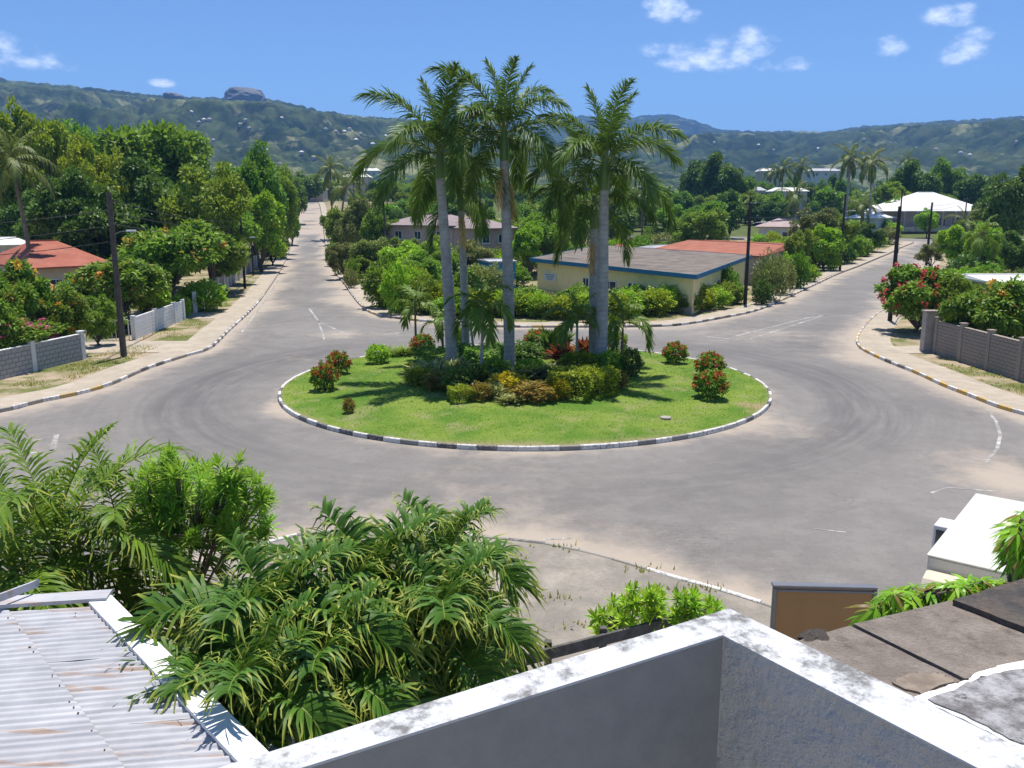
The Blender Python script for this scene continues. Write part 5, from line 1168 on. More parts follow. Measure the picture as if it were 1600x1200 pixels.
pole('l', 'dark leaning pole in the trees right of the straight road', 545, 408, 335, .14, 'pole_dark')
def wire(label, a, za, b, zb_, sag=.6, rad=.02):
    pa, pb = Vector(a), Vector(b); n = 24; P = []
    for k in range(n + 1):
        t = k / n; p = pa.lerp(pb, t); P.append((p.x, p.y, za + (zb_ - za) * t - 4 * sag * t * (1 - t)))
    v, f = tube_np(np.array(P), np.full(n + 1, rad), 4); tag(link('overhead_wire', bigmesh('overhead_wire', v, f, 'wire')), label, 'wire')
def wires(k1, k2, n, lab):
    (p, hp), (q, hq) = POLE[k1], POLE[k2]
    for i in range(n): wire(['top ', 'middle ', 'lowest '][i] + lab, (p.x, p.y), p.z + hp - .3 - .7 * i, (q.x, q.y), q.z + hq - .3 - .5 * i, .5)
wires('a', 'b', 3, 'wire strung from the grey pole to the next up the road')
wires('e', 'f', 3, 'wire strung between the two right pavement poles')
wires('g', 'i', 2, 'wire from the kerb pole to the pole behind the bougainvillea')
wires('f', 'h', 2, 'wire from the second pavement pole to the bend')
wires('i', 'j', 2, 'wire running to the pole before the white villa')
wires('b', 'k', 2, 'wire climbing beside the straight road')
p, hp = POLE['a']
for i in range(3): wire(['highest ', 'second ', 'lowest '][i] + 'wire from the grey pole out past the left edge', (p.x, p.y), hp - .9 - .9 * i, (-42, 44 + 3 * i), hp - 2.0 - .8 * i, .5)
# ------------------------------------------------------------------ trees and shrubs of the middle distance
for a in [
    # left bank behind the walls
    (22, 392, 50, 130, 'mango', 'mango tree over the pink bougainvillea at the left wall'), (100, 446, 51, 90, 'mango', 'smaller mango tree between the orange roof and the wall'), (-30, 405, 46, 150, 'mango', 'mango tree cut by the left edge above the block wall'),
    (190, 402, 63, 150, 'tallmango', 'orange flecked tree leaning over the white plank wall'), (272, 345, 73, 175, 'tallmango', 'taller orange flecked tree behind the white plank wall'),
    (330, 355, 86, 120, 'tallmango', 'orange flecked tree at the start of the grey panel wall'), (150, 455, 55, 70, 'olive', 'small loose tree in the yard behind the open gate'),
    (115, 262, 92, 150, 'dark', 'dark spreading tree above the red roofed house'), (215, 248, 96, 180, 'dark', 'large dark green tree directly behind the grey pole'),
    (330, 240, 92, 170, 'olive', 'large yellow tinged tree right of the grey pole'), (232, 163, 128, 215, 'broad', 'tallest broad green tree on the left skyline'),
    (120, 172, 135, 130, 'broad', 'tall green tree next to the left skyline giant'), (55, 152, 122, 140, 'open', 'tall yellow green tree on the far left skyline'),
    (-20, 172, 118, 150, 'open', 'yellow green tree running out of the left edge'), (150, 205, 112, 120, 'open', 'yellow green tree between the two left skyline trees'),
    (395, 222, 128, 120, 'broad', 'green tree above the grey panel wall'), (430, 240, 150, 80, 'olive', 'olive tree overhanging the straight road on its left'),
    (345, 300, 100, 120, 'broad', 'green tree behind the first dark pole'), (405, 300, 118, 90, 'bright', 'bright green tree leaning over the grey panel wall'),
    (442, 300, 165, 62, 'broad', 'green roadside tree half way up the straight road'), (425, 358, 132, 62, 'dark', 'small dark tree with short trunk on the straight road pavement'),
    (455, 325, 190, 40, 'dark', 'dark roadside tree further up the straight road'), (462, 285, 240, 40, 'middark', 'dark tree near the crest on the left of the straight road'),
    (480, 262, 330, 60, 'middark', 'dark tree mass closing the top of the straight road'), (455, 268, 300, 50, 'mid', 'green tree left of the dark ones at the crest'),
    (225, 430, 68, 80, 'bright', 'low bright tree spilling over the white plank wall'), (130, 425, 66, 90, 'mango', 'rounded orange flecked tree before the red roof'),
    (45, 285, 113, 110, 'dark', 'dark tree behind the white house under the coconut palm'),
    # right of the straight road
    (520, 322, 190, 40, 'olive', 'olive tree at the right kerb half way up the straight road'), (535, 318, 150, 70, 'olive', 'olive green tree right of the straight road'),
    (562, 305, 140, 80, 'dusty', 'dusty green tree beside the leaning dark pole'), (592, 318, 128, 70, 'olive', 'olive tree left of the mauve house'),
    (535, 375, 108, 56, 'dusty', 'dusty low tree at the straight road pavement'), (562, 395, 102, 62, 'olive', 'low olive tree near the corner wall'),
    (580, 365, 104, 76, 'pale', 'pale rounded tree beside the brown wooden pole'), (632, 372, 100, 80, 'bright', 'bright tree right of the brown wooden pole'),
    (655, 392, 86, 80, 'green_', 'leafy tree below the mauve house'), (632, 366, 113, 66, 'olive', 'olive tree standing against the mauve house wall'), (684, 364, 112, 60, 'bright', 'bright tree at the right end of the mauve house'), (740, 370, 98, 80, 'dusty', 'dusty tree seen between the left palm trunks'),
    (700, 385, 92, 70, 'broad', 'green tree behind the leftmost palm trunk'), (860, 322, 116, 120, 'broad', 'rounded green tree behind the yellow building left end'),
    (825, 345, 108, 70, 'bright', 'bright tree between the tallest palm and the yellow building'), (905, 312, 140, 90, 'dusty', 'dusty tree behind the rightmost palms'),
    # right background
    (1098, 320, 148, 105, 'olive', 'rounded olive tree standing alone behind the grey shed'), (1052, 318, 185, 70, 'mid', 'green tree left of the rounded olive tree'),
    (1140, 296, 190, 60, 'dark', 'dark tree between the olive tree and the white walled house'), (1128, 240, 262, 92, 'dark', 'big dark tree standing above the others right of the palms'),
    (1085, 252, 290, 60, 'middark', 'dark tree left of the big dark one'), (1160, 268, 262, 50, 'broad', 'green tree on the right flank of the big dark tree'),
    (1275, 318, 128, 86, 'dusty', 'dusty tree behind the second pavement pole'), (1310, 328, 135, 66, 'olive', 'olive tree beside the second pavement pole'),
    (1250, 352, 112, 60, 'olive', 'olive tree right of the red roofed building'), (1362, 349, 158, 48, 'dark', 'small round dark tree on the right verge'),
    (1338, 372, 142, 34, 'bright', 'slim young tree on the right verge'), (1290, 350, 122, 60, 'bright', 'bright tree next to the teal wall'),
    (1215, 300, 230, 60, 'mid', 'green tree before the far white roofs'), (1295, 290, 240, 60, 'mid', 'green tree left of the pair of tall roadside palms'),
    (1385, 268, 255, 60, 'middark', 'dark tree between the tall palms and the villa'), (1430, 252, 250, 90, 'dark', 'dark tree rising behind the white villa roof'),
    (1475, 246, 280, 70, 'broad', 'green tree behind the ridge of the white villa'), (1520, 262, 260, 70, 'middark', 'dark tree right of the white villa'),
    (1585, 252, 150, 110, 'dark', 'large dark tree at the right edge above the sheds'), (1545, 290, 178, 60, 'dark', 'dark tree left of the large one at the right edge'),
    (1400, 296, 222, 30, 'open', 'small yellow tree beside the villa porch'), (1450, 322, 192, 36, 'bright', 'bright small tree before the villa door'),
    # right foreground bank
    (1492, 352, 118, 70, 'bright', 'bright leafy tree right of the bend'), (1540, 348, 112, 60, 'bright', 'banana leaved tree near the cream shed'),
    (1590, 362, 104, 80, 'dark', 'dark rounded tree behind the cream shed'), (1455, 380, 122, 50, 'dusty', 'dusty shrub tree at the mouth of the bend')]:
    k = list(a); k[4] = 'broad' if k[4] == 'green_' else k[4]; T(*k)
plant('bougainvillea', 'pink flowering bougainvillea spilling over the grey block wall', 'bougain_pink', (-27.15, 46.3, .1), 3.1, 2.7, 'shrub', rz=-.21, wy=8.0)
T(1436, 408, 61, 135, 'bougain_red', 'crimson flowering bougainvillea beside the kerb pole', 'bougainvillea', 'shrub')
T(1548, 424, 50.5, 150, 'mango', 'dark glossy tree behind the brown grey block wall', 'tree', 'tree'); T(1492, 418, 60, 90, 'olive', 'leafy shrub between the bougainvillea and the dark glossy tree', 'shrub', 'shrub'); T(1610, 440, 50, 90, 'bright', 'bright shrub at the right edge behind the block wall', 'shrub', 'shrub')
# far palms
def far_palm(px, ycr, d, lab, fset='coco', nf=14, scale=1.0, r0=.22, lean=(0, 0), seed=1, name='coconut_palm', shaft=0, bark='palm_bark2', zbase=None):
    zc = ztop(ycr, d); x = at(px, d, zc); z0 = hf(x, d)
    return palm(name, lab, (x, d, z0), zc - z0, fset, nf, r0, r0 * .7, lean, seed, shaft, scale, bark, low=.0)
far_palm(32, 244, 84, 'coconut palm among the trees at the far left', nf=18, scale=1.05, seed=3, lean=(-1.0, 0))
far_palm(516, 262, 205, 'coconut palm with high crown right of the straight road', nf=16, scale=1.15, seed=4)
far_palm(527, 292, 165, 'shorter coconut palm below the high one by the straight road', nf=14, scale=1.05, seed=5, lean=(1.5, 0))
far_palm(552, 278, 230, 'coconut palm behind the olive trees right of the straight road', nf=14, scale=1.1, seed=6)
far_palm(1329, 246, 208, 'left one of two tall palms beside the right road', 'coco', 16, 1.25, .36, (0, 0), 7, 'tall_palm', 0, 'palm_bark')
far_palm(1366, 252, 204, 'right one of two tall palms beside the right road', 'coco', 16, 1.2, .36, (-.4, 0), 8, 'tall_palm', 0, 'palm_bark')
far_palm(1224, 262, 262, 'left one of two far coconut palms before the long building', nf=14, scale=1.2, seed=9)
far_palm(1252, 258, 270, 'right one of two far coconut palms before the long building', nf=14, scale=1.2, seed=10)
far_palm(1243, 302, 185, 'short coconut palm beside the white walled house', nf=13, scale=1.1, seed=12)
far_palm(1348, 318, 180, 'low palm at the foot of the two tall palms', nf=12, scale=.9, seed=13)
far_palm(1510, 345, 150, 'low palm in front of the white villa', nf=12, scale=.9, seed=14)
far_palm(1205, 268, 330, 'far coconut palm left of the long building', nf=12, scale=1.2, seed=15)
far_palm(1418, 248, 330, 'thin far coconut palm above the villa', nf=12, scale=1.2, seed=16)
far_palm(1005, 300, 190, 'coconut palm partly hidden behind the rightmost crown', nf=12, scale=1.1, seed=17)
far_palm(1535, 362, 100, 'low banana like palm right of the bend', 'small', 9, 1.9, .16, (0, 0), 18, 'garden_palm')
# hedge in front of the yellow building: each bush on its own
ORD = 'first second third fourth fifth sixth seventh eighth ninth tenth eleventh twelfth thirteenth fourteenth fifteenth sixteenth seventeenth eighteenth nineteenth twentieth twenty-first twenty-second twenty-third twenty-fourth twenty-fifth'.split()
r = random.Random(12)
hp_ = [(i, 596 + i * 22.5) for i in range(25)]
for i, px in hp_:
    base = float(np.interp(px, [596, 700, 850, 1000, 1080, 1140], [484, 497, 501, 499, 491, 480])) + r.uniform(-3, 2); p = G(px, base)
    hh = float(np.interp(px, [596, 660, 700, 760, 900, 1140], [3.6, 3.0, 2.0, 1.7, 1.8, 2.0])) * r.uniform(.85, 1.15)
    shrub('hedge_bush', ORD[i] + ' bush from the straight road in the front row of the long hedge', 'hedge', (p.x, p.y + .6, .1), r.uniform(2.8, 3.6), hh * 1.05, group='bushes of the long hedge before the yellow building')
for i in range(20):
    px = 600 + i * 28; base = float(np.interp(px, [596, 700, 850, 1000, 1080, 1140], [470, 484, 489, 487, 480, 470])); p = G(px, base)
    shrub('hedge_bush', ORD[i] + ' bush from the straight road in the taller back row of the hedge', 'leaf' if i % 3 else 'dustybush', (p.x, p.y + .8, .1), r.uniform(2.8, 3.6), r.uniform(1.5, 2.1), group='second row bushes of the hedge')
for (px, py, w, hh, key, lab) in [(620, 492, 2.6, 4.2, 'brightbush', 'tall bright bush at the corner of the hedge by the straight road'), (650, 478, 2.8, 3.4, 'hedge', 'yellow green bush behind the leftmost small palm'),
    (548, 452, 1.6, 2.2, 'dustybush', 'dusty bush beside the corner wall'), (552, 447, 1.4, 2.8, 'leaf', 'green bush at the kerb of the straight road corner'), (530, 430, 2.0, 3.0, 'hedge', 'yellow green roadside bush past the corner wall'),
    (520, 416, 2.2, 3.2, 'leaf', 'green roadside bush further up past the corner'), (1200, 472, 3.2, 4.4, 'dustybush', 'dusty grey green bush right of the pavement pole'), (1190, 478, 1.8, 2.2, 'darkbush', 'dark low bush at the foot of the dusty one'),
    (1222, 462, 2.6, 3.6, 'dustybush', 'second dusty bush along the right pavement'), (1245, 452, 2.4, 3.8, 'leaf', 'upright green bush before the teal wall'), (1265, 442, 2.2, 2.0, 'brightbush', 'low bright bush left of the teal wall'),
    (1150, 476, 1.6, 1.8, 'brightbush', 'bright low bush just left of the pavement pole'), (1132, 470, 2.4, 3.0, 'leaf', 'green bush at the end of the long hedge'), (1325, 412, 2.4, 2.4, 'leaf', 'green bush past the second pavement pole'),
    (1300, 424, 2.2, 3.0, 'hedge', 'yellow green bush next to the second pavement pole'), (1470, 396, 3.5, 2.8, 'dustybush', 'dusty bush at the inside of the bend'), (1418, 470, 2.2, 2.6, 'leaf', 'green bush behind the kerb pole'), (1455, 505, 1.6, 1.2, 'dustybush', 'low dusty bush at the gate pier'),
    (1590, 470, 2.4, 2.0, 'darkbush', 'dark bush behind the right wall'), (30, 560, 1.4, .8, 'leaf', 'low weed bush at the foot of the left block wall'), (175, 528, 2.2, 2.2, 'leaf', 'green bush inside the open gateway'), (120, 520, 2.6, 2.4, 'leaf', 'leafy bush behind the block wall end post'),
    (1345, 400, 2.0, 2.0, 'brightbush', 'bright bush on the right verge beside the slim tree'), (1385, 366, 3, 3, 'leaf', 'bush in front of the villa porch'), (1487, 362, 5, 3.6, 'leaf', 'wide green bush before the villa veranda'), (1530, 372, 4, 4, 'brightbush', 'bright bush right of the villa')]:
    p = G(px, py); shrub('bush', lab, key, (p.x, p.y, p.z + .08), w, hh)

# undergrowth filling the yards
def under(n, px0, px1, d0, d1, hh, keys, lab, grp):
    rr_ = random.Random(len(lab) * 13 + n); k = 0
    while k < n:
        px = rr_.uniform(px0, px1); d = rr_.uniform(d0, d1); x = at(px, d, 1)
        if inside(road_poly, np.array([[x, d]]))[0] or np.min(np.hypot(RC[:, 0] - x, RC[:, 1] - d)) < 3.6: continue
        if inside(np.array(grow(Pw, 1.5)), np.array([[x, d]]))[0] or inside(np.array([(17, 114), (28, 96.5), (44.5, 128), (33.5, 145)]), np.array([[x, d]]))[0]: continue
        H_ = rr_.uniform(*hh); shrub('undergrowth_bush', lab, rr_.choice(keys), (x, d, hf(x, d) + .08), H_ * rr_.uniform(1.1, 1.6), H_, group=grp); k += 1
RC = np.vstack([Ac, Bc, Cc, Ec])
under(46, -40, 420, 64, 150, (1.6, 3.4), ['leaf', 'darkbush', 'hedge', 'brightbush'], 'bush in the shady gardens behind the left walls', 'bushes in the gardens behind the left walls')
under(60, 520, 830, 84, 150, (2.0, 3.6), ['leaf', 'dustybush', 'hedge', 'brightbush'], 'bush in the garden between the straight road and the blue shed', 'bushes in the garden right of the straight road')
under(34, 830, 1100, 118, 190, (2.0, 3.6), ['leaf', 'dustybush', 'hedge', 'brightbush'], 'bush in the gardens behind the yellow building', 'bushes behind the yellow building')
under(50, 1180, 1400, 92, 200, (1.8, 3.4), ['leaf', 'dustybush', 'brightbush', 'hedge'], 'bush in the gardens along the inner side of the right road', 'bushes along the inner side of the right road')
under(50, 1440, 1640, 62, 190, (1.4, 3.0), ['leaf', 'dustybush', 'brightbush', 'darkbush'], 'bush in the gardens on the outer side of the bend', 'bushes on the outer side of the bend')
# belts of trees between the houses and the hills, one object each
r = random.Random(77)
RC = np.vstack([Ac, Bc, Cc, Ec])
def belt(n, px0, px1, d0, d1, hh, kinds, lab, grp):
    k = 0
    while k < n:
        px = r.uniform(px0, px1); d = r.uniform(d0, d1); x = at(px, d, 5)
        if np.min(np.hypot(RC[:, 0] - x, RC[:, 1] - d)) < 9: continue
        if -118 < x + (d - 330) * .3 < -40 and 470 < px < 505: continue
        H_ = r.uniform(*hh); plant('belt_tree', lab, r.choice(kinds), (x, d, hf(x, d)), H_, H_ * r.uniform(.75, 1.15), 'tree', grp); k += 1
belt(44, -60, 440, 140, 330, (9, 15), ['mid', 'middark', 'midolive'], 'leafy tree in the wood behind the left houses', 'trees of the wood behind the left houses')
belt(70, 515, 900, 135, 360, (5, 9), ['mid', 'middark', 'midolive'], 'leafy tree in the belt beyond the mauve house', 'trees of the belt beyond the mauve house')
belt(34, 560, 740, 235, 390, (4, 7), ['mid', 'middark', 'midolive'], 'leafy tree on the rise past the mauve house roof', 'trees on the rise past the mauve house roof')
belt(60, 900, 1180, 165, 380, (5, 10), ['mid', 'middark', 'midolive'], 'leafy tree in the belt behind the big dark tree', 'trees of the belt behind the rightmost palms')
belt(46, 1160, 1400, 215, 400, (5, 9), ['mid', 'middark', 'midolive'], 'leafy tree in the belt around the far white roofs', 'trees around the far white roofs')
belt(40, 1380, 1680, 240, 400, (8, 13), ['mid', 'middark', 'midolive'], 'leafy tree in the belt behind the white villa', 'trees of the belt behind the white villa')
for i, px in enumerate((1150, 1172, 1195, 1225, 1240, 1262, 1285, 1300, 1318)):
    T(px, 270 + (i * 7) % 9, 340 - (i * 13) % 30, 34, 'middark' if i % 2 else 'mid', 'leafy tree screening the foot of the long pale building', 'belt_tree', 'tree', 'trees screening the long pale building')
# the wood beyond, one mass
rn = np.random.default_rng(9); protoV, protoF, _, _ = crown_np(777, 10, 210, .17, .12, .1, (.16, .26))
parts = []
for k in range(1500):
    px = rn.uniform(-150, 1750); d = 380 + 620 * rn.random() ** 1.3; x = (px - 800) / F * d; H_ = rn.uniform(7, 14); w = H_ * rn.uniform(.8, 1.3); a = rn.random() * 6.28
    c, s = math.cos(a), math.sin(a); v = protoV * (w, w, H_); v = np.stack([v[:, 0] * c - v[:, 1] * s + x, v[:, 0] * s + v[:, 1] * c + d, v[:, 2] + hf(x, d) - 1.0], 1); parts.append((v, protoF))
V, Fc = join(parts); tag(link('distant_wood', bigmesh('distant_wood', V, Fc, 'lf_far')), 'continuous far wood covering the plain up to the hills', 'wood', kind='stuff')

# ------------------------------------------------------------------ foreground: our own terrace, the neighbour's slabs, tin roof
ZP = 8.2
O_, I_ = G(1140, 950, ZP), G(1130, 992, ZP)
ol, il = G(340, 1200, ZP), G(470, 1200, ZP); orr, ir = G(1600, 1170, ZP), G(1530, 1200, ZP)
ext = lambda a, b, k: a + (b - a) * k
OL, IL, OR, IRr = ext(O_, ol, 1.8), ext(I_, il, 1.9), ext(O_, orr, 1.9), ext(I_, ir, 2.1)
TB = thing('terrace_building', 'white weathered terrace parapet corner in the near foreground', 'building')
def seg_poly(name, pts, z0, z1, mat, bev=.012, parent=TB, cuts=0):
    bm = bmesh.new(); prism(bm, [(p.x, p.y) for p in pts], z0, z1)
    if cuts: bmesh.ops.subdivide_edges(bm, edges=bm.edges[:], cuts=cuts, use_grid_fill=True)
    bmesh.ops.bevel(bm, geom=[e for e in bm.edges if len(e.link_faces) == 2 and e.calc_face_angle(0) > .5], offset=bev, segments=2, affect='EDGES')
    return link(name, bm_mesh(name, bm, mat), parent)
# two parapet arms; the caps are whitewashed, the inner faces plastered
k = .02
def inset(a, b, c, d, m): return [a, b, c, d]
cap_t = .005
seg_poly('parapet_cap', [OL, IL, I_, O_], ZP - cap_t, ZP, 'whitewash', .002)
seg_poly('parapet_cap', [O_, I_, IRr, OR], ZP - cap_t, ZP - .001, 'whitewash', .002)
sh = lambda a, b, c, d, u: [a.lerp(b, u), b.lerp(a, u), c.lerp(d, u), d.lerp(c, u)]
seg_poly('parapet_wall', sh(OL, IL, I_, O_, .02), 3.0, ZP - cap_t - .001, 'smooth_grey', .003)
seg_poly('parapet_wall', sh(O_, I_, IRr, OR, .02), 3.0, ZP - cap_t - .001, 'plaster', .003)
fl = [I_, IL, Vector((-6, -3, 0)), Vector((8, -3, 0)), IRr]
bm = bmesh.new(); prism(bm, [(p.x, p.y) for p in fl], 7.1, 7.25); link('terrace_floor', bm_mesh('terrace_floor', bm, 'sidewalk'), TB)
bm = bmesh.new(); prism(bm, [(p.x * .93, p.y * .93) for p in fl], 0.05, 7.08); link('building_wall', bm_mesh('building_wall', bm, 'white_wall'), TB)

# neighbour's concrete canopy to the right
ZC = 7.3
CN = thing('concrete_canopy', 'stained brown concrete canopy slabs beyond the parapet', 'canopy')
def slab(name, px_pts, z, th_, mat, bev=.012, rough=.0, seed=1, label=None):
    pts = [G(px, py, z) for px, py in px_pts]; rr_ = random.Random(seed)
    if rough:
        out = []
        for a, b in zip(pts, pts[1:] + pts[:1]):
            for t in np.linspace(0, 1, 7)[:-1]: q = a.lerp(b, t); out.append(Vector((q.x + rr_.uniform(-rough, rough), q.y + rr_.uniform(-rough, rough), z)))
        pts = out
    o = seg_poly(name, pts, z - th_, z, mat, bev, CN)
    if label: o['label'] = label
    return o
slab('slab', [(1236, 1004), (1327, 977), (1501, 1063), (1425, 1110), (1380, 1090)], ZC, .16, 'brown_slab', .008, .003, 1)
slab('slab', [(1333, 975), (1484, 938), (1640, 1000), (1640, 1050), (1507, 1060)], ZC + .004, .16, 'brown_slab', .008, .003, 2)
slab('slab', [(1490, 937), (1600, 903), (1700, 880), (1700, 1010), (1645, 998)], ZC + .03, .16, 'dark_slab', .008, .004, 3, 'darker flaking slab at the edge')
slab('ledge', [(1428, 1088), (1478, 1072), (1512, 1062), (1522, 1052), (1560, 1040), (1640, 1022), (1640, 1190), (1600, 1172), (1520, 1130)], ZC + .05, .05, 'white_trim', .01, .004, 4, 'white rim round the stained ledge')
slab('ledge_top', [(1450, 1092), (1495, 1075), (1528, 1058), (1570, 1050), (1640, 1034), (1640, 1168), (1590, 1160), (1520, 1122)], ZC + .056, .03, 'stain_slab', .004, .005, 5, 'black stained flaking top of the ledge')
slab('pale_patch', [(1392, 1066), (1430, 1052), (1470, 1052), (1495, 1062), (1440, 1084)], ZC + .008, .02, 'pale_conc', .004, .012, 6)
bm = bmesh.new(); bmesh.ops.create_icosphere(bm, subdivisions=3, radius=1)
for v in bm.verts: v.co *= 1 + .45 * mnoise.fractal(v.co * 1.8 + Vector((5, 1, 2)), 1, 2, 5)
p = G(1272, 993, ZC); link('concrete_lump', bm_mesh('concrete_lump', bm, 'brown_slab'), CN, (p.x, p.y, ZC - .01), .4, (.075, .05, .022))
a, b, c_, d_ = G(1300, 1010, ZC), G(1484, 955, ZC), G(1640, 1000, ZC), G(1500, 1100, ZC)
bm = bmesh.new(); prism(bm, [(q.x, q.y) for q in (a, d_, c_, b)], 0.05, ZC - .17); link('canopy_wall', bm_mesh('canopy_wall', bm, 'white_wall'), CN)

# signboard seen from behind
zs = 1.75; dS = 14.2
sp0 = Vector((at(1202, dS, 1.2), dS, 0)); sp1 = Vector((at(1361, dS - .1, 1.2), dS - .1, 0)); w_ = (sp1 - sp0).length; zt_ = ztop(918, dS)
SG = thing('signboard', 'brown backed signboard in a grey metal frame beside the forecourt kerb', 'sign', (sp0.x, sp0.y, .1), math.atan2(sp1.y - sp0.y, sp1.x - sp0.x))
link('panel', box_mesh('panel', (w_ / 2, 0, zt_ - .82), (w_ - .1, .04, 1.45), 'sign_back'), SG)
for x in (.03, w_ - .03): link('frame_post', box_mesh('frame_post', (x, 0, (zt_ - .1) / 2), (.07, .09, zt_ - .1), 'steel', .008), SG)
for z in (zt_ - .14, zt_ - 1.55): link('frame_rail', box_mesh('frame_rail', (w_ / 2, 0, z), (w_ - .13, .085, .05), 'steel', .008), SG)
link('top_cap', box_mesh('top_cap', (w_ / 2, .05, zt_ - .07), (w_ + .02, .16, .05), 'steel', .008), SG)

# parked truck
TK = thing('parked_truck', 'cream box truck parked facing the forecourt, seen from above', 'truck')
zr = 2.75; f0, f1 = G(1450, 866, zr), G(1526, 771, zr); hd = (f0 - f1); hd.z = 0; hd.normalize(); TK.location = (f0.x, f0.y, .0)
TK.rotation_euler = (0, 0, math.atan2(hd.y, hd.x) + PI / 2)      # local -y is the front; local +x the side away
Lb = (f1 - f0).length; Wb = 2.0
# which side the body lies on: the right neighbour of the near edge
sx = 1
def tb(name, c, s, mat, bev=.03, parent=TK): return link(name, box_mesh(name, (0, 0, 0), s, mat, bev), parent, c)
tb('cargo_box', (sx * Wb / 2, Lb / 2, 1.72), (Wb, Lb, 2.0), 'cream', .03)
bx_roof = tb('box_roof', (sx * Wb / 2, Lb / 2, 2.735), (Wb + .04, Lb + .04, .03), 'cream', .008)
bm = bmesh.new()                                             # cab with rounded brow and raked windscreen
prof = [(0.0, .55), (0.0, 2.36), (-.10, 2.50), (-.30, 2.56), (-.55, 2.50), (-.68, 2.36), (-.98, 1.55), (-1.10, 1.45), (-1.14, .6)]
for s in (0, 1):
    pass
L1 = [bm.verts.new((.06, y, z)) for y, z in prof]; L2 = [bm.verts.new((Wb - .06, y, z)) for y, z in prof]
for i in range(len(prof) - 1): bm.faces.new((L1[i], L1[i + 1], L2[i + 1], L2[i]))
bm.faces.new(L1); bm.faces.new(L2[::-1]); bm.faces.new((L1[-1], L1[0], L2[0], L2[-1]))
cab = link('cab', bm_mesh('cab', bm, 'cream_dark'), TK)
a_ = math.atan2(.30, .81)
link('windscreen', box_mesh('windscreen', (0, 0, 0), (Wb - .3, .02, .8), 'sky_glass'), cab, (Wb / 2, -.845, 1.95), 0, None, (-a_, 0, 0))
for x in (.045, Wb - .045): link('side_window', box_mesh('side_window', (0, 0, 0), (.03, .62, .55), 'sky_glass'), cab, (x, -.42, 1.95))
for x in (.045, Wb - .045): link('door', box_mesh('door', (0, 0, 0), (.02, .8, 1.5), 'cream_dark', .004), cab, (x, -.45, 1.3))
for x in (.28, Wb - .28): link('headlight', box_mesh('headlight', (0, 0, 0), (.3, .06, .18), 'lampglass', .02), cab, (x, -1.14, .85))
link('bumper', box_mesh('bumper', (0, 0, 0), (Wb, .16, .22), 'steel', .03), TK, (Wb / 2, -1.16, .5))
for s, x in ((-1, -.22), (1, Wb + .22)):
    o = link('mirror', box_mesh('mirror', (0, 0, 0), (.2, .1, .32), 'white_trim', .02), TK, (x, -.95, 1.85)); link('mirror_arm', box_mesh('mirror_arm', (0, 0, 0), (.26, .03, .03), 'steel'), o, (-s * .2, 0, .1))
o = link('side_locker', box_mesh('side_locker', (0, 0, 0), (.42, .55, .6), 'white_trim', .02), TK, (-.215, Lb * .62, 2.2)); link('locker_pane', box_mesh('locker_pane', (0, 0, 0), (.3, .02, .4), 'glass'), o, (0, -.285, 0))
bm = bmesh.new(); bmesh.ops.create_cone(bm, cap_ends=True, segments=28, radius1=.42, radius2=.42, depth=.24); bmesh.ops.bevel(bm, geom=[e for e in bm.edges if abs(e.verts[0].co.z - e.verts[1].co.z) < .01], offset=.04, segments=2, affect='EDGES'); wm = bm_mesh('tyre', bm, 'rubber', True)
bm = bmesh.new(); bmesh.ops.create_cone(bm, cap_ends=True, segments=20, radius1=.23, radius2=.2, depth=.26); rm = bm_mesh('rim', bm, 'steel')
for y in (-.55, Lb - .9):
    for x in (.16, Wb - .16):
        o = link('wheel', wm, TK, (x, y, .42), 0, None, (0, PI / 2, 0)); link('rim', rm, o)
link('chassis', box_mesh('chassis', (0, 0, 0), (1.1, Lb + .9, .2), 'steel'), TK, (Wb / 2, Lb / 2 - .5, .6))

# corrugated tin roof of the neighbouring shed
ZR = 4.0
c0 = G(178, 940, ZR); c1 = G(275, 1030, ZR); ed = (c1 - c0).normalized(); lft = (G(0, 951, ZR) - c0).normalized(); lft = Vector((lft.x, lft.y, 0)).normalized()
TR = thing('tin_roofed_shed', 'shed with pale corrugated metal roof at the lower left', 'shed')
sl = lambda y: ZR - .045 * (c0.y - y)
def sheet(u0, u1, v0, v1, dz, seed):
    """u along the corrugations (to the left), v down the skewed edge"""
    rr_ = np.random.default_rng(seed); per = .13; nv = int((v1 - v0) / per * 8) + 1; v = np.linspace(v0, v1, nv); nu = 8; u = np.linspace(u0, u1, nu)
    U, Vv = np.meshgrid(u, v, indexing='ij'); X = c0.x + ed.x * Vv + lft.x * U; Y = c0.y + ed.y * Vv + lft.y * U
    Z = sl(Y) + dz + .017 * np.sin(Vv / per * 2 * PI) + .006 * np.sin(U * 1.3 + seed) + .004 * rr_.normal(size=U.shape)
    Vx = np.stack([X, Y, Z], -1).reshape(-1, 3); i, j = np.meshgrid(np.arange(nu - 1), np.arange(nv - 1), indexing='ij'); q = i * nv + j
    link('roof_sheet', bigmesh('roof_sheet', Vx, np.stack([q, q + nv, q + nv + 1, q + 1], -1).reshape(-1, 4), 'tin', smooth=True), TR)
k = 0
for i in range(9):
    v0 = .10 + i * .78
    sheet(.30, 1.42, v0, v0 + .82, .004 * (i % 2), i); sheet(1.30, 5.2, v0 - .04 + .02 * (i % 3), v0 + .80, .03 + .004 * (i % 2), i + 20)
def rib(name, a, b, w, z, mat, th_=.05):
    d = (b - a); L_ = d.length; n = Vector((-d.y, d.x, 0)).normalized() * w / 2
    bm = bmesh.new(); prism(bm, [(q.x, q.y) for q in (a - n, b - n, b + n, a + n)], [sl(q.y) + z - th_ for q in (a, b, b, a)], [sl(q.y) + z for q in (a, b, b, a)]); return link(name, bm_mesh(name, bm, mat), TR)
A0 = c0 + lft * .16
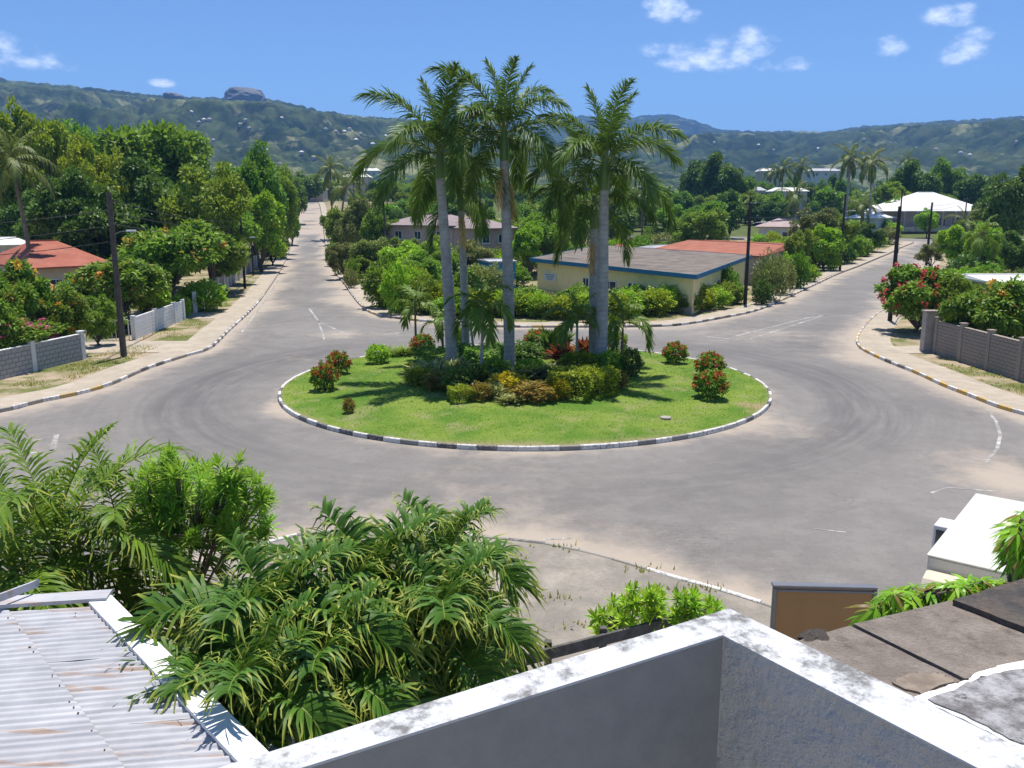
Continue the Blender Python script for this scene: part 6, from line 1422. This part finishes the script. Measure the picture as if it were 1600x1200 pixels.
rib('edge_flashing', A0 - ed * .02, A0 + ed * 7.2, .28, .052, 'white_trim')
rib('ridge_flashing', c0 - ed * .08 + lft * .02, c0 - ed * .08 + lft * 5.2, .26, .085, 'tin')
bm = bmesh.new(); rr_ = random.Random(3)
for i in range(40):
    u, v = rr_.choice([.6, 1.36, 2.3, 1.36, 3.2]) + rr_.uniform(-.02, .02), .13 * (rr_.randint(2, 50) + .25); q = c0 + ed * v + lft * u; bx(bm, (q.x, q.y, sl(q.y) + .055), (.012, .012, .012))
o = link('roofing_nails', bm_mesh('roofing_nails', bm, 'bark'), TR); o['kind'] = 'stuff'
q0 = c0 + lft * .2; q1 = q0 + ed * 7.0; q2 = q1 + lft * 5; q3 = q0 + lft * 5
bm = bmesh.new(); prism(bm, [(q.x, q.y) for q in (q0, q3, q2, q1)], .05, [sl(q.y) - .10 for q in (q0, q3, q2, q1)]); link('wall', bm_mesh('wall', bm, 'white_wall'), TR)
a = G(-20, 936, 4.25); b = G(52, 909, 4.25); bm = bmesh.new(); prism(bm, [(a.x, a.y), (b.x, b.y), (b.x + .02, b.y + .09), (a.x + .02, a.y + .09)], 4.15, 4.25); tag(link('metal_rail', bm_mesh('metal_rail', bm, 'tin')), 'loose pale metal rail poking in above the tin roof', 'rail')
LR = thing('lean_to_roof', 'dark grey lean to roof half hidden below the big palm', 'roof')
pts = [G(305, 1068, 3.3), G(350, 1060, 3.3), G(470, 1125, 3.3), G(440, 1200, 3.3), G(330, 1130, 3.3)]
bm = bmesh.new(); prism(bm, [(q.x, q.y) for q in pts][::-1], 3.1, 3.3); link('roof_sheet', bm_mesh('roof_sheet', bm, 'grey_roof'), LR)
bm = bmesh.new(); prism(bm, [(q.x * .99 , q.y) for q in pts][::-1], .05, 3.08); link('wall', bm_mesh('wall', bm, 'grey_wall'), LR)

# timber rail fence below the parapet
FN = thing('rail_fence', 'grey timber rail fence below the terrace parapet', 'fence')
a, b = G(850, 1016, 1.9), G(1062, 962, 1.9)
dirv = (b - a); a2 = a - dirv * .35; b2 = b + dirv * .2
def beam(p, q, w, hgt, name):
    d = q - p; o = link(name, box_mesh(name, (0, 0, 0), (d.length, w, hgt), 'old_wood', .006), FN, tuple((p + q) / 2), 0, None, (0, -math.asin(d.z / d.length), math.atan2(d.y, d.x))); return o
beam(a2 - Vector((0, 0, .08)), b2 - Vector((0, 0, .08)), .06, .2, 'rail'); beam(a2 - Vector((0, 0, .8)), b2 - Vector((0, 0, .8)), .06, .2, 'rail')
for u in (-.3, .03, .42, .8, 1.15): q = a + dirv * u; link('post', box_mesh('post', (0, 0, .97), (.12, .12, 1.95), 'old_wood', .008), FN, (q.x, q.y + .1, .05))

# foreground plants
def fg_palm(label, px, py, d, hgt_px, fset, nf, sc, seed, r0=.11, lean=(0, 0), azs=None, shaft=.5, name='garden_palm', bark='palm_bark2', low=0.0):
    zc = ztop(py, d); x = at(px, d, zc)
    return palm(name, label, (x - lean[0], d - lean[1], .08), zc - .08, fset, nf, r0, r0 * .75, lean, seed, shaft, sc, bark, low=low)
fg_palm('broad crowned palm with drooping yellow tipped fronds, tallest in front of the parapet', 575, 935, 11.6, 0, 'manila', 19, 1.0, 71, lean=(.25, .1))
fg_palm('palm with drooping fronds on the right of the foreground clump', 690, 985, 11.0, 0, 'manila', 16, .95, 72, lean=(.4, -.1))
fg_palm('palm with drooping fronds overhanging the tin roof edge', 425, 995, 10.2, 0, 'manila', 16, 1.02, 73, lean=(-.3, 0))
fg_palm('low palm drooping over the dark lean to roof', 400, 1085, 8.7, 0, 'manila', 12, .85, 76, lean=(-.1, 0))
fg_palm('lowest palm draping its fronds over the tin roof edge', 345, 1068, 9.2, 0, 'manila', 13, .72, 77, lean=(.1, .1))
fg_palm('lower palm at the front of the foreground clump', 520, 1050, 9.6, 0, 'manila', 11, .85, 74, lean=(.1, -.1))
fg_palm('palm at the back of the foreground clump by the forecourt', 690, 890, 13.2, 0, 'manila', 16, .98, 75, lean=(.3, .2))
fg_palm('feathery palm with long arching fronds at the left edge', 85, 850, 14.5, 0, 'areca', 16, 1.25, 81, r0=.13, lean=(.1, 0), low=.0)
fg_palm('feathery palm with trunk visible next to the loose leaved tree', 190, 845, 15.2, 0, 'areca', 11, .95, 82, r0=.14, lean=(-.1, 0))
fg_palm('low feathery palm behind the tin roof', 20, 890, 13.2, 0, 'areca', 12, .9, 83, r0=.1)
# loose narrow-leaved tree
def whorl_mesh(seed, n, ll, lw, mat, hang=0.0, cone=1.1, fold=.1):
    r = np.random.default_rng(seed); a = np.arange(n) * 2.4 + r.normal(size=n) * .2; e = np.linspace(1.3, -.2, n) * cone - hang
    Dr = np.stack([np.cos(a) * np.cos(e), np.sin(a) * np.cos(e), np.sin(e)], 1); Nn = unit(np.cross(Dr, np.cross(np.array([0, 0, 1.]) + r.normal(size=(n, 3)) * .1, Dr)))
    B = np.c_[np.zeros((n, 2)), np.linspace(.08, -.12, n) * ll * 2]; L_ = ll * r.uniform(.75, 1.15, n); W_ = lw * r.uniform(.8, 1.15, n)
    ts = np.array([0, .3, .65, 1.0]); ws = np.array([.12, .9, .8, .04]) * .5; s_ = unit(np.cross(Dr, Nn)); V = np.empty((n, 4, 2, 3))
    for k, (t, w) in enumerate(zip(ts, ws)):
        c = B + Dr * (L_ * t)[:, None] + np.array([0, 0, -1.]) * (L_ * (.22 + hang * .35) * t * t)[:, None]
        V[:, k, 0] = c - s_ * (w * W_)[:, None]; V[:, k, 1] = c + s_ * (w * W_)[:, None]
    base = np.arange(n)[:, None] * 8; q = np.array([[0, 1, 3, 2], [2, 3, 5, 4], [4, 5, 7, 6]])
    return bigmesh('leaf_cluster', V.reshape(-1, 3), (base[:, None] + q[None]).reshape(-1, 4), mat)
MT['lf_ole'] = leafy('narrow_leaves', (.05, .11, .02), (.095, .18, .03), (.17, .26, .05), (.3, .26, .05), .06, trans=.4)
MT['lf_big'] = leafy('glossy_mango_leaves', (.045, .115, .012), (.085, .185, .02), (.15, .25, .035), (.26, .16, .05), .05, trans=.35, rough=.3)
def cluster_tree(name, label, base, centers, whorls, bark, r0, seed, scale=(.8, 1.2), fork=None):
    r = random.Random(seed); t = thing(name, label, 'tree', base); parts = []; fk = Vector(fork) if fork else Vector((0, 0, .5))
    parts.append(tube_np(np.array([[0, 0, -.05], [fk.x * .4, fk.y * .4, fk.z * .5], list(fk)]), np.array([r0 * 1.2, r0, r0 * .8]), 7))
    hubs = centers[::14]
    for c in hubs: c = Vector(c) - Vector(base); m = fk.lerp(c, .5) + Vector((0, 0, .12)); parts.append(tube_np(np.array([list(fk), list(m), list(c)]), np.array([r0 * .6, r0 * .35, r0 * .12]), 5))
    for c in centers:
        c = Vector(c) - Vector(base); hb = min((Vector(x) - Vector(base) for x in hubs), key=lambda x: (x - c).length); parts.append(tube_np(np.array([list(hb.lerp(fk, .25)), list(hb.lerp(c, .6)), list(c)]), np.array([r0 * .22, r0 * .12, r0 * .07]), 4))
    v, f = join(parts); link('trunk', bigmesh('trunk', v, f, bark, smooth=True), t)
    for c in centers:
        c = Vector(c) - Vector(base); link('leaf_cluster', r.choice(whorls), t, tuple(c), 0, r.uniform(*scale), (r.uniform(-.5, .5), r.uniform(-.5, .5), r.uniform(0, 6.28)))
    return t
wh_n = [whorl_mesh(600 + k, 34, .27, .034, 'lf_ole', 0, 1.0) for k in range(4)]
r = random.Random(21); cs = []
for (px, py, rx, ry, n) in [(310, 770, 80, 45, 80), (378, 800, 48, 62, 60), (250, 765, 48, 42, 40), (310, 825, 70, 40, 50), (390, 850, 30, 30, 12), (360, 745, 45, 25, 16), (235, 830, 30, 30, 8), (275, 730, 25, 20, 8)]:
    for _ in range(n):
        d = r.uniform(13.9, 16.3); a_, q = r.uniform(0, 6.28), math.sqrt(r.random()); x_, y_ = px + rx * q * math.cos(a_), py + ry * q * math.sin(a_); z_ = ztop(y_, d); cs.append((at(x_, d, z_), d, z_))
b0 = G(272, 915); cluster_tree('loose_leaved_tree', 'loose tree of narrow bright leaves beside the feathery palms', (at(275, 15.2, .5), 15.2, .08), cs, wh_n, 'bark', .07, 5, (.75, 1.3), (.1, 0, .7))
wh_m = [whorl_mesh(640 + k, 18, .2, .042, 'lf_big', .95, .7) for k in range(4)]
cs = []
for (px, py, rx, ry, n) in [(1422, 938, 42, 20, 100), (1488, 930, 48, 18, 100), (1385, 948, 20, 10, 14), (1545, 924, 55, 18, 80), (1610, 880, 30, 40, 30), (1600, 828, 24, 34, 50), (1500, 948, 90, 18, 70), (1610, 930, 40, 20, 20)]:
    for _ in range(n):
        d = r.uniform(5.7, 7.9); a_, q = r.uniform(0, 6.28), math.sqrt(r.random()); x_, y_ = px + rx * q * math.cos(a_), py + ry * q * math.sin(a_); z_ = ztop(y_, d); cs.append((at(x_, d, z_), d, z_))
cluster_tree('mango_tree', 'glossy drooping leaved mango tree rising beside the brown canopy', (at(1560, 6.4, 1), 6.4, .08), cs, wh_m, 'bark', .12, 6, (.55, .85), (0, .1, 4.6))
# shrub behind the fence, undergrowth behind the tin roof
wh_s = [whorl_mesh(660 + k, 22, .24, .05, 'lf_bright', 0, 1.1) for k in range(3)]
cs = []
for (px, py, rx, ry, n) in [(1030, 955, 80, 28, 70), (960, 975, 40, 20, 24), (1085, 955, 40, 18, 20), (1000, 935, 40, 16, 12)]:
    for _ in range(n):
        d = r.uniform(13.6, 15.4); a_, q = r.uniform(0, 6.28), math.sqrt(r.random()); x_, y_ = px + rx * q * math.cos(a_), py + ry * q * math.sin(a_); z_ = max(.25, ztop(y_, d)); cs.append((at(x_, d, z_), d, z_))
t = cluster_tree('garden_shrub', 'leafy yellow green shrub behind the timber rail fence', (at(1030, 14.4, .3), 14.4, .08), cs, wh_s, 'bark', .06, 7, (.7, 1.1)); t['category'] = 'shrub'
for i, (px, d, w, hh, key, lab) in enumerate([(60, 13.0, 2.4, 2.6, 'brightbush', 'yellow green undergrowth below the left feathery palm'), (150, 13.4, 2.0, 2.2, 'hedge', 'undergrowth bush behind the tin roof ridge'), (215, 13.2, 1.5, 1.5, 'dustybush', 'dry bush at the corner of the tin roof'), (255, 12.3, 1.4, 1.6, 'dustybush', 'dry grassy bush between tin roof and big palm'), (-20, 12.6, 2.4, 3.0, 'leaf', 'green bush at the left edge behind the tin roof')]):
    shrub('bush', lab, key, (at(px, d, 1), d, .08), w, hh)

# ------------------------------------------------------------------ haze in the air
bm = bmesh.new(); prism(bm, [(-9500, -300), (9500, -300), (9500, 9800), (-9500, 9800)], -2.0, 545)
t = NT('haze_air'); pv = t.node('ShaderNodeVolumePrincipled'); pv.inputs['Color'].default_value = (.22, .48, 1.0, 1); pv.inputs['Density'].default_value = .00017; pv.inputs['Anisotropy'].default_value = 0.0
t.l.new(pv.outputs[0], t.out.inputs['Volume'])
me = bpy.data.meshes.new('haze'); bmesh.ops.recalc_face_normals(bm, faces=bm.faces); bm.to_mesh(me); bm.free(); me.materials.append(t.m)
tag(link('haze', me), 'thin bluish haze in the air over the whole view', 'haze', kind='stuff')
